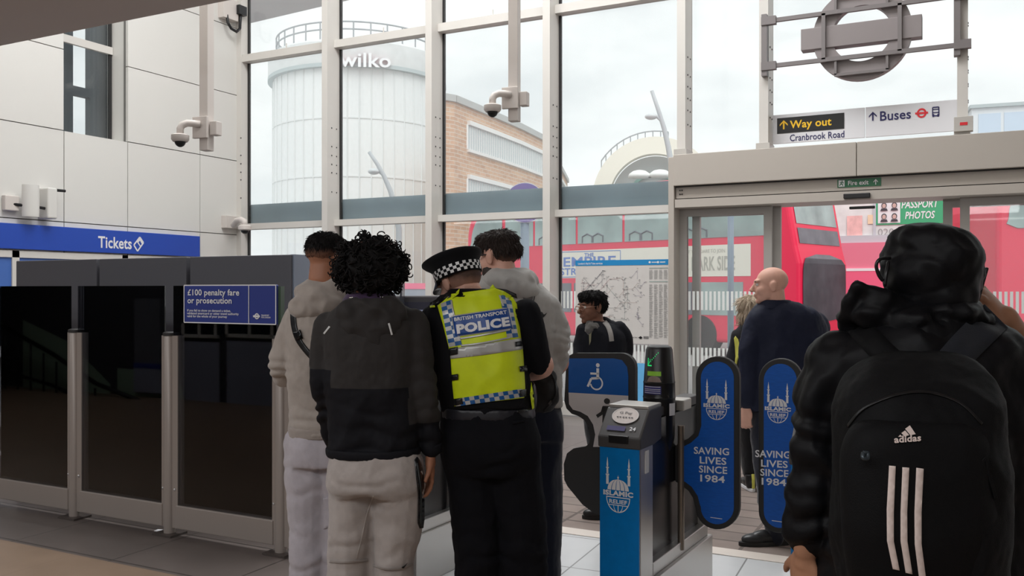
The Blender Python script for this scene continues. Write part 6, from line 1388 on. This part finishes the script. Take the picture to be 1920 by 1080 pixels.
# ---------------------------------------------------------------- 6 woman with grey hair
Fw = Person(7.1, 1407, 'grey haired woman in black jacket with yellow stripe beyond the gates', 'pale')
Fw.headframe(1409, 582, 0, 14, 4, 0, .92); Fw.head((1410, 616, 0), .048); Fw.eyes()
sec = [(1410, 606, 0, 15, .07), (1412, 615, 0, 28, .09), (1414, 628, 0, 38, .11), (1415, 660, 0, 38, .12), (1415, 700, 0, 38, .125), (1415, 755, 0, 39, .13)]
armL = [(1382, 630, 0, 13), (1375, 665, 0, 12), (1377, 705, 0, 11), (1384, 745, -.03, 10)]; armR = [(1446, 630, 0, 13), (1452, 665, 0, 12), (1450, 705, 0, 11), (1446, 745, 0, 10)]
legs = [[(1402, 770, 0, 20), (1402, 820, 0, 17), (1405, 885, 0, 13)], [(1428, 770, 0, 20), (1429, 820, 0, 17), (1432, 885, .12, 13)]]
bodyfill(Fw, sec, [armL, armR], legs, (1415, 770, 0, 36, .12)); Fw.hand(Fw.pt(1386, 752, -.03), -U_, -R_, 1, .4); Fw.hand(Fw.pt(1446, 750, 0), -U_, R_, -1, .4); Fw.finish()
Fw.hair([((0, -.016, .045), (.094, .112, .088)), ((0, -.055, -.03), (.088, .066, .085)), ((.07, -.01, -.03), (.028, .06, .07)), ((-.07, -.01, -.03), (.028, .06, .07))], M_hairg, amp=.008, fr=34)
strands(Fw, Fw.lasthair, 2200, .075, 'down', .002, M_hairg, 7, .25)
m = MB(); Fw.torso(m, sec); Fw.tube(m, armL); Fw.tube(m, armR); M_jkF = cloth('jacket_black', (26, 26, 30), .2, .7, .1); Fw.part(m, 'jacket', M_jkF, .009, 4, FOLDJ, 24, keep='j')
m = MB(); Fw.torso(m, [(1410, 600, 0, 17, .075), (1411, 612, 0, 22, .085)]); Fw.part(m, 'collar', M_jkF, .008, 2)
show(Fw.drape('j', [(1376, 634), (1379, 630), (1384, 636), (1388, 650), (1387, 664), (1383, 676), (1380, 690), (1377, 690), (1379, 668), (1378, 650)], .006, .005, 4), 'yellow_stripe', mat('stripe_yellow', (206, 204, 92), .6), Fw.root)
m = MB(); Fw.torso(m, [(1415, 745, 0, 36, .12), (1415, 770, 0, 37, .125), (1415, 788, 0, 34, .11)])
for l in legs: Fw.tube(m, l)
Fw.part(m, 'trousers', cloth('trousers_black', (24, 24, 28), .2), .009, 4, FOLDT, 25)
for x, dt in ((1406, 0), (1433, .12)): sh = Fw.foot(M_black, x, dt, F_, .25, M_trW); 
m = MB(); c = G(1407, 7.1); m.tube([c-F_*.085+U_*.03, c-F_*.088+U_*.1, c-F_*.075+U_*.14], .012, 8); m.build('heel_tab', mat('stripe_yellow', (206, 204, 92)), Fw.root)

# ---------------------------------------------------------------- 7 bald man in navy coat
Gm = Person(5.6, 1465, 'balding man in navy coat seen from behind facing left beyond the gates', 'pale', .006)
Gm.headframe(1445, 536, 0, -78, 2, 0, 1.0); Gm.head((1456, 585, .03), .06); Gm.eyes()
sec = [(1456, 566, .02, 26, .085), (1466, 578, .02, 54, .11), (1473, 600, .02, 73, .13), (1474, 650, .02, 73, .14), (1470, 710, .02, 71, .145), (1466, 768, .02, 70, .145)]
armL = [(1418, 606, .02, 22), (1407, 650, -.02, 20), (1403, 700, -.04, 18), (1402, 752, -.04, 15)]; armR = [(1530, 606, .04, 22), (1538, 650, .06, 20), (1538, 700, .06, 18), (1534, 750, .04, 15)]
legs = [[(1438, 780, .0, 30), (1438, 850, -.05, 26), (1443, 930, -.05, 22), (1452, 1005, -.03, 18)], [(1492, 780, .05, 30), (1498, 850, .1, 26), (1506, 930, .15, 22), (1512, 1000, .2, 18)]]
bodyfill(Gm, sec, [armL, armR], legs, (1466, 790, .02, 62, .13)); Gm.hand(Gm.pt(1401, 764, -.045), -U_-R_*.1, -F_*.6-R_*.5, 1, .5); Gm.hand(Gm.pt(1534, 760, .04), -U_, R_, -1, .4); Gm.finish()
pass
for q in (-1, 1): m = MB(); Gm.hell(m, (q*.031, .094, .030), (.018, .006, .004), 10, 6); m.build('eyebrow', M_stub, Gm.root, smooth='all')
M_coat = cloth('coat_navy', (27, 31, 50), .15, .6, .0); m = MB(); Gm.torso(m, sec); Gm.tube(m, armL); Gm.tube(m, armR); Gm.part(m, 'coat', M_coat, .009, 4, FOLDJ, 27, keep='c')
m = MB(); Gm.torso(m, [(1452, 562, .02, 28, .09), (1456, 572, .02, 34, .1), (1460, 580, .02, 42, .105)]); Gm.part(m, 'collar', M_coat, .008, 3)
m = MB(); Gm.torso(m, [(1466, 755, .02, 62, .13), (1466, 790, .03, 60, .13), (1466, 812, .03, 56, .12)])
for l in legs: Gm.tube(m, l)
Gm.part(m, 'trousers', cloth('trousers_navy', (28, 31, 44), .2), .009, 4, FOLDT, 28)
M_boot = mat('shoe_black_leather', (36, 37, 40), .35); Gm.foot(M_boot, 1452, -.03, -R_-F_*.1, .29); Gm.foot(M_boot, 1512, .2, -R_, .29)

# ---------------------------------------------------------------- 8 man with backpack in the foreground
K = Person(2.1, 1735, 'man in black hooded jacket with black backpack in the right foreground', 'dark', .006)
K.headframe(1750, 508, .03, 12, 4, 0, .93); K.head((1745, 600, .0), .06); K.eyes()
sec = [(1742, 590, 0, 80, .11), (1740, 610, 0, 128, .13), (1737, 640, 0, 168, .15), (1735, 700, 0, 195, .165), (1733, 800, 0, 196, .17), (1731, 930, 0, 192, .17), (1729, 1060, 0, 190, .175), (1728, 1180, 0, 192, .18), (1728, 1260, 0, 194, .18)]
armL = [(1572, 672, 0, 60), (1543, 760, 0, 56), (1528, 860, 0, 50), (1518, 945, .01, 44), (1512, 1000, .02, 38)]
armR = [(1898, 690, 0, 60), (1960, 770, .06, 56), (1975, 790, .14, 52), (1940, 690, .22, 42), (1908, 634, .24, 34)]
legs = [[(1650, 1290, 0, 78), (1652, 1450, 0, 66), (1654, 1600, 0, 56), (1656, 1720, 0, 48)], [(1815, 1290, 0, 78), (1815, 1450, 0, 66), (1815, 1600, 0, 56), (1815, 1720, 0, 48)]]
bodyfill(K, sec, [armL, armR], legs, (1730, 1290, 0, 165, .15))
K.tube(K.body, [(1513, 985, .02, 30), (1511, 1030, .02, 24)]); K.hand(K.pt(1510, 1040, .02), -U_+F_*.1, -R_*.75-F_*.6, 1, .5)
K.tube(K.body, [(1910, 640, .24, 28), (1884, 596, .20, 26)]); K.hand(K.pt(1886, 600, .20), U_*.80-R_*.75-F_*.05, R_*.55+U_*.5-F_*.55, -1, .7, 1.05)
K.finish()
M_jkK = cloth('rain_jacket_black', (13, 13, 16), .12, .55, 0); m = MB(); K.torso(m, sec); K.tube(m, armL); K.tube(m, armR); 
K.part(m, 'jacket', M_jkK, .009, 4, [(.010, 7, 7, 5, True), (.006, 18, 18, 14, False), (.0015, 60, 60, 50, False)], 30, keep='j', local=[(1530, 850, 0, .13, .010, 80), (1515, 960, 0, .10, .010, 105), (1550, 740, 0, .10, .007, 70)])
m = MB(); K.ell(m, 1746, 488, .01, 84, .135, 72); K.ell(m, 1758, 515, .02, 68, .13, 66); K.ell(m, 1722, 512, -.01, 60, .11, 56, -8); K.ell(m, 1748, 556, .0, 74, .115, 48); K.ell(m, 1676, 488, -.01, 20, .04, 13, -30); K.ell(m, 1812, 505, .05, 18, .07, 52, 6); K.ell(m, 1740, 458, -.01, 66, .10, 38, 8)
K.part(m, 'hood', M_jkK, .007, 4, [(.005, 9, 9, 13, True), (.0025, 24, 24, 24, True)], 31, keep='hd')
m = MB(); K.ell(m, 1748, 582, -.0, 92, .13, 34, 4); K.ell(m, 1690, 596, -.03, 58, .10, 32, -24); K.ell(m, 1798, 592, -.0, 58, .11, 32, 28); K.ell(m, 1732, 622, -.05, 92, .08, 40, 0); K.ell(m, 1740, 652, -.08, 74, .06, 32); K.ell(m, 1640, 596, -.0, 44, .09, 30, -28)
K.tube(m, [(1690, 590, -.05, 30), (1650, 566, -.06, 22), (1622, 548, -.06, 14), (1607, 536, -.06, 8)]); K.tube(m, [(1607, 537, -.06, 8), (1596, 560, -.05, 9), (1592, 580, -.03, 14), (1600, 606, -.0, 26)]); K.ell(m, 1632, 584, -.04, 34, .05, 28, -30)
K.part(m, 'collar', M_jkK, .007, 3, [(.007, 9, 9, 15, True), (.004, 22, 22, 26, True)], 33, keep='cl')
m = MB(); K.tube(m, [(1668, 484, -.05, 3.2), (1650, 486, -.06, 3), (1643, 498, -.06, 3), (1648, 516, -.06, 3.4), (1654, 525, -.06, 2)], n=6); K.tube(m, [(1666, 492, -.05, 3), (1662, 512, -.06, 2.6), (1659, 535, -.06, 2.6)], n=6); m.build('drawstring', M_black, K.root, smooth='all')
m = MB(); K.tube(m, [(1514, 985, .02, 41), (1512, 1012, .02, 37)], cap=False); K.part(m, 'cuff', M_jkK, .007, 2)
m = MB(); K.torso(m, [(1730, 1240, 0, 170, .15), (1731, 1300, 0, 172, .16), (1732, 1340, 0, 165, .14)])
for l in legs: K.tube(m, l)
K.part(m, 'trousers', M_jkK, .011, 3, FOLDT, 34)
for x in (1656, 1815): K.foot(M_black, x, 0, F_)
ph = thing('mobile_phone', K.pt(1838, 545, .16), 'dark mobile phone held to the ear of the man with backpack', 'phone'); m = MB(Matrix.Translation(K.pt(1822, 556, .12)) @ Matrix.Rotation(TH+radians(-88), 4, 'Z') @ Matrix.Rotation(radians(-16), 4, 'X')); m.box(-.036, .036, -.004, .004, -.075, .075); m.build('case', M_black, ph, bevel=.003)
# the backpack
BP = Person.__new__(Person); BP.t = 1.81; BP.k = BP.t/FPX; BP.bvh = {}; BP.vox = .008
bk_ = thing('backpack', BP.pt(1722, 900, .0), 'black backpack with three white stripes and white logo', 'bag'); BP.root = bk_
m = MB(); BP.torso(m, [(1722, 664, .06, 60, .05), (1722, 672, .05, 92, .075), (1721, 700, .03, 122, .10), (1719, 750, .0, 140, .125), (1718, 830, -.01, 146, .14), (1720, 920, -.01, 150, .145), (1722, 1010, -.01, 150, .145), (1724, 1090, .0, 146, .14), (1725, 1150, .02, 130, .12), (1725, 1170, .04, 110, .10)], ex=2.7)
M_bag = cloth('backpack_black', (11, 11, 13), .3, .7, 0); BP.part(m, 'bag_body', M_bag, .008, 4, [(.005, 8, 8, 7, True), (.0012, 60, 60, 60, False)], 36, parent=bk_, keep='b')
m = MB(); BP.torso(m, [(1718, 788, -.10, 70, .03), (1718, 800, -.10, 108, .05), (1718, 840, -.10, 128, .062), (1719, 920, -.10, 134, .066), (1722, 1010, -.10, 134, .066), (1724, 1080, -.09, 128, .06), (1724, 1120, -.08, 110, .04)], ex=2.5); BP.part(m, 'front_pocket', M_bag, .008, 4, [(.004, 8, 8, 7, True)], 37, parent=bk_, keep='p')
for path in ([(1588, 800), (1620, 765), (1680, 740), (1740, 735), (1800, 755), (1842, 795)],): show(BP.strap('b', path, 5, .004, .006), 'zip', mat('zip_black', (14, 14, 16), .4), bk_)
M_bw2 = mat('backpack_print_white', (232, 214, 206), .6)
for poly in ([(1667, 873), (1679.5, 874), (1676, 960), (1676, 1015), (1687, 1070), (1674, 1067), (1663, 1014), (1662.5, 955)], [(1692, 876), (1705, 877), (1701, 960), (1701.5, 1015), (1711, 1077), (1698, 1074), (1688.5, 1015), (1688.5, 960)], [(1718, 877), (1732, 879), (1728, 960), (1728, 1020), (1737, 1090), (1724, 1090), (1715, 1020), (1714.5, 960)]):
    show(BP.drape('p', poly, .004, .002, 7), 'white_stripe', M_bw2, bk_)
m = BP.ptext('p', 'adidas', [(1677, 831), (1727, 827), (1727, 814), (1676, 818)], .005, .03)
for poly in ([(1684, 819), (1688, 815), (1692, 819)], [(1690, 812), (1697, 807), (1705, 816), (1696, 818)], [(1697, 804), (1706, 797.5), (1717, 814), (1707, 816)]): q = BP.drape('p', poly, .005, 0, 6); m.add(q.v, q.f)
m.build('logo', M_bw2, bk_)
m = MB(); BP.tube(m, [(1843, 757, -.03, 2), (1848, 765, -.04, 2.2), (1856, 779, -.045, 2.2), (1860, 780, -.045, 2), (1854, 765, -.04, 2), (1845, 756, -.03, 2)], cap=False); m.build('zip_pull', mat('zip_pull_steel', (190, 190, 192), .25, .8), bk_, smooth='all')
m = MB(); BP.tube(m, [(1619, 849, -.165, 1.6), (1618, 858, -.17, 1.8), (1626, 860, -.17, 1.6), (1627, 850, -.165, 1.6), (1619, 849, -.165, 1.6)], cap=False); m.build('zip_pull', mat('zip_pull_dark', (70, 78, 84), .35, .6), bk_, smooth='all')
M_strap = cloth('strap_black_padded', (34, 36, 42), .3, .7, .1)
show(K.strap('j', [(1690, 690), (1655, 660), (1622, 625), (1600, 600)], 46, .006, .02), 'shoulder_strap', M_bag, bk_)
show(K.strap('j', [(1775, 690), (1810, 650), (1845, 615), (1868, 592)], 62, .008, .026), 'shoulder_strap', M_strap, bk_)
show(BP.strap('b', [(1835, 900), (1848, 860), (1858, 900), (1868, 935)], 7, .006, .006), 'side_strap', M_bag, bk_)
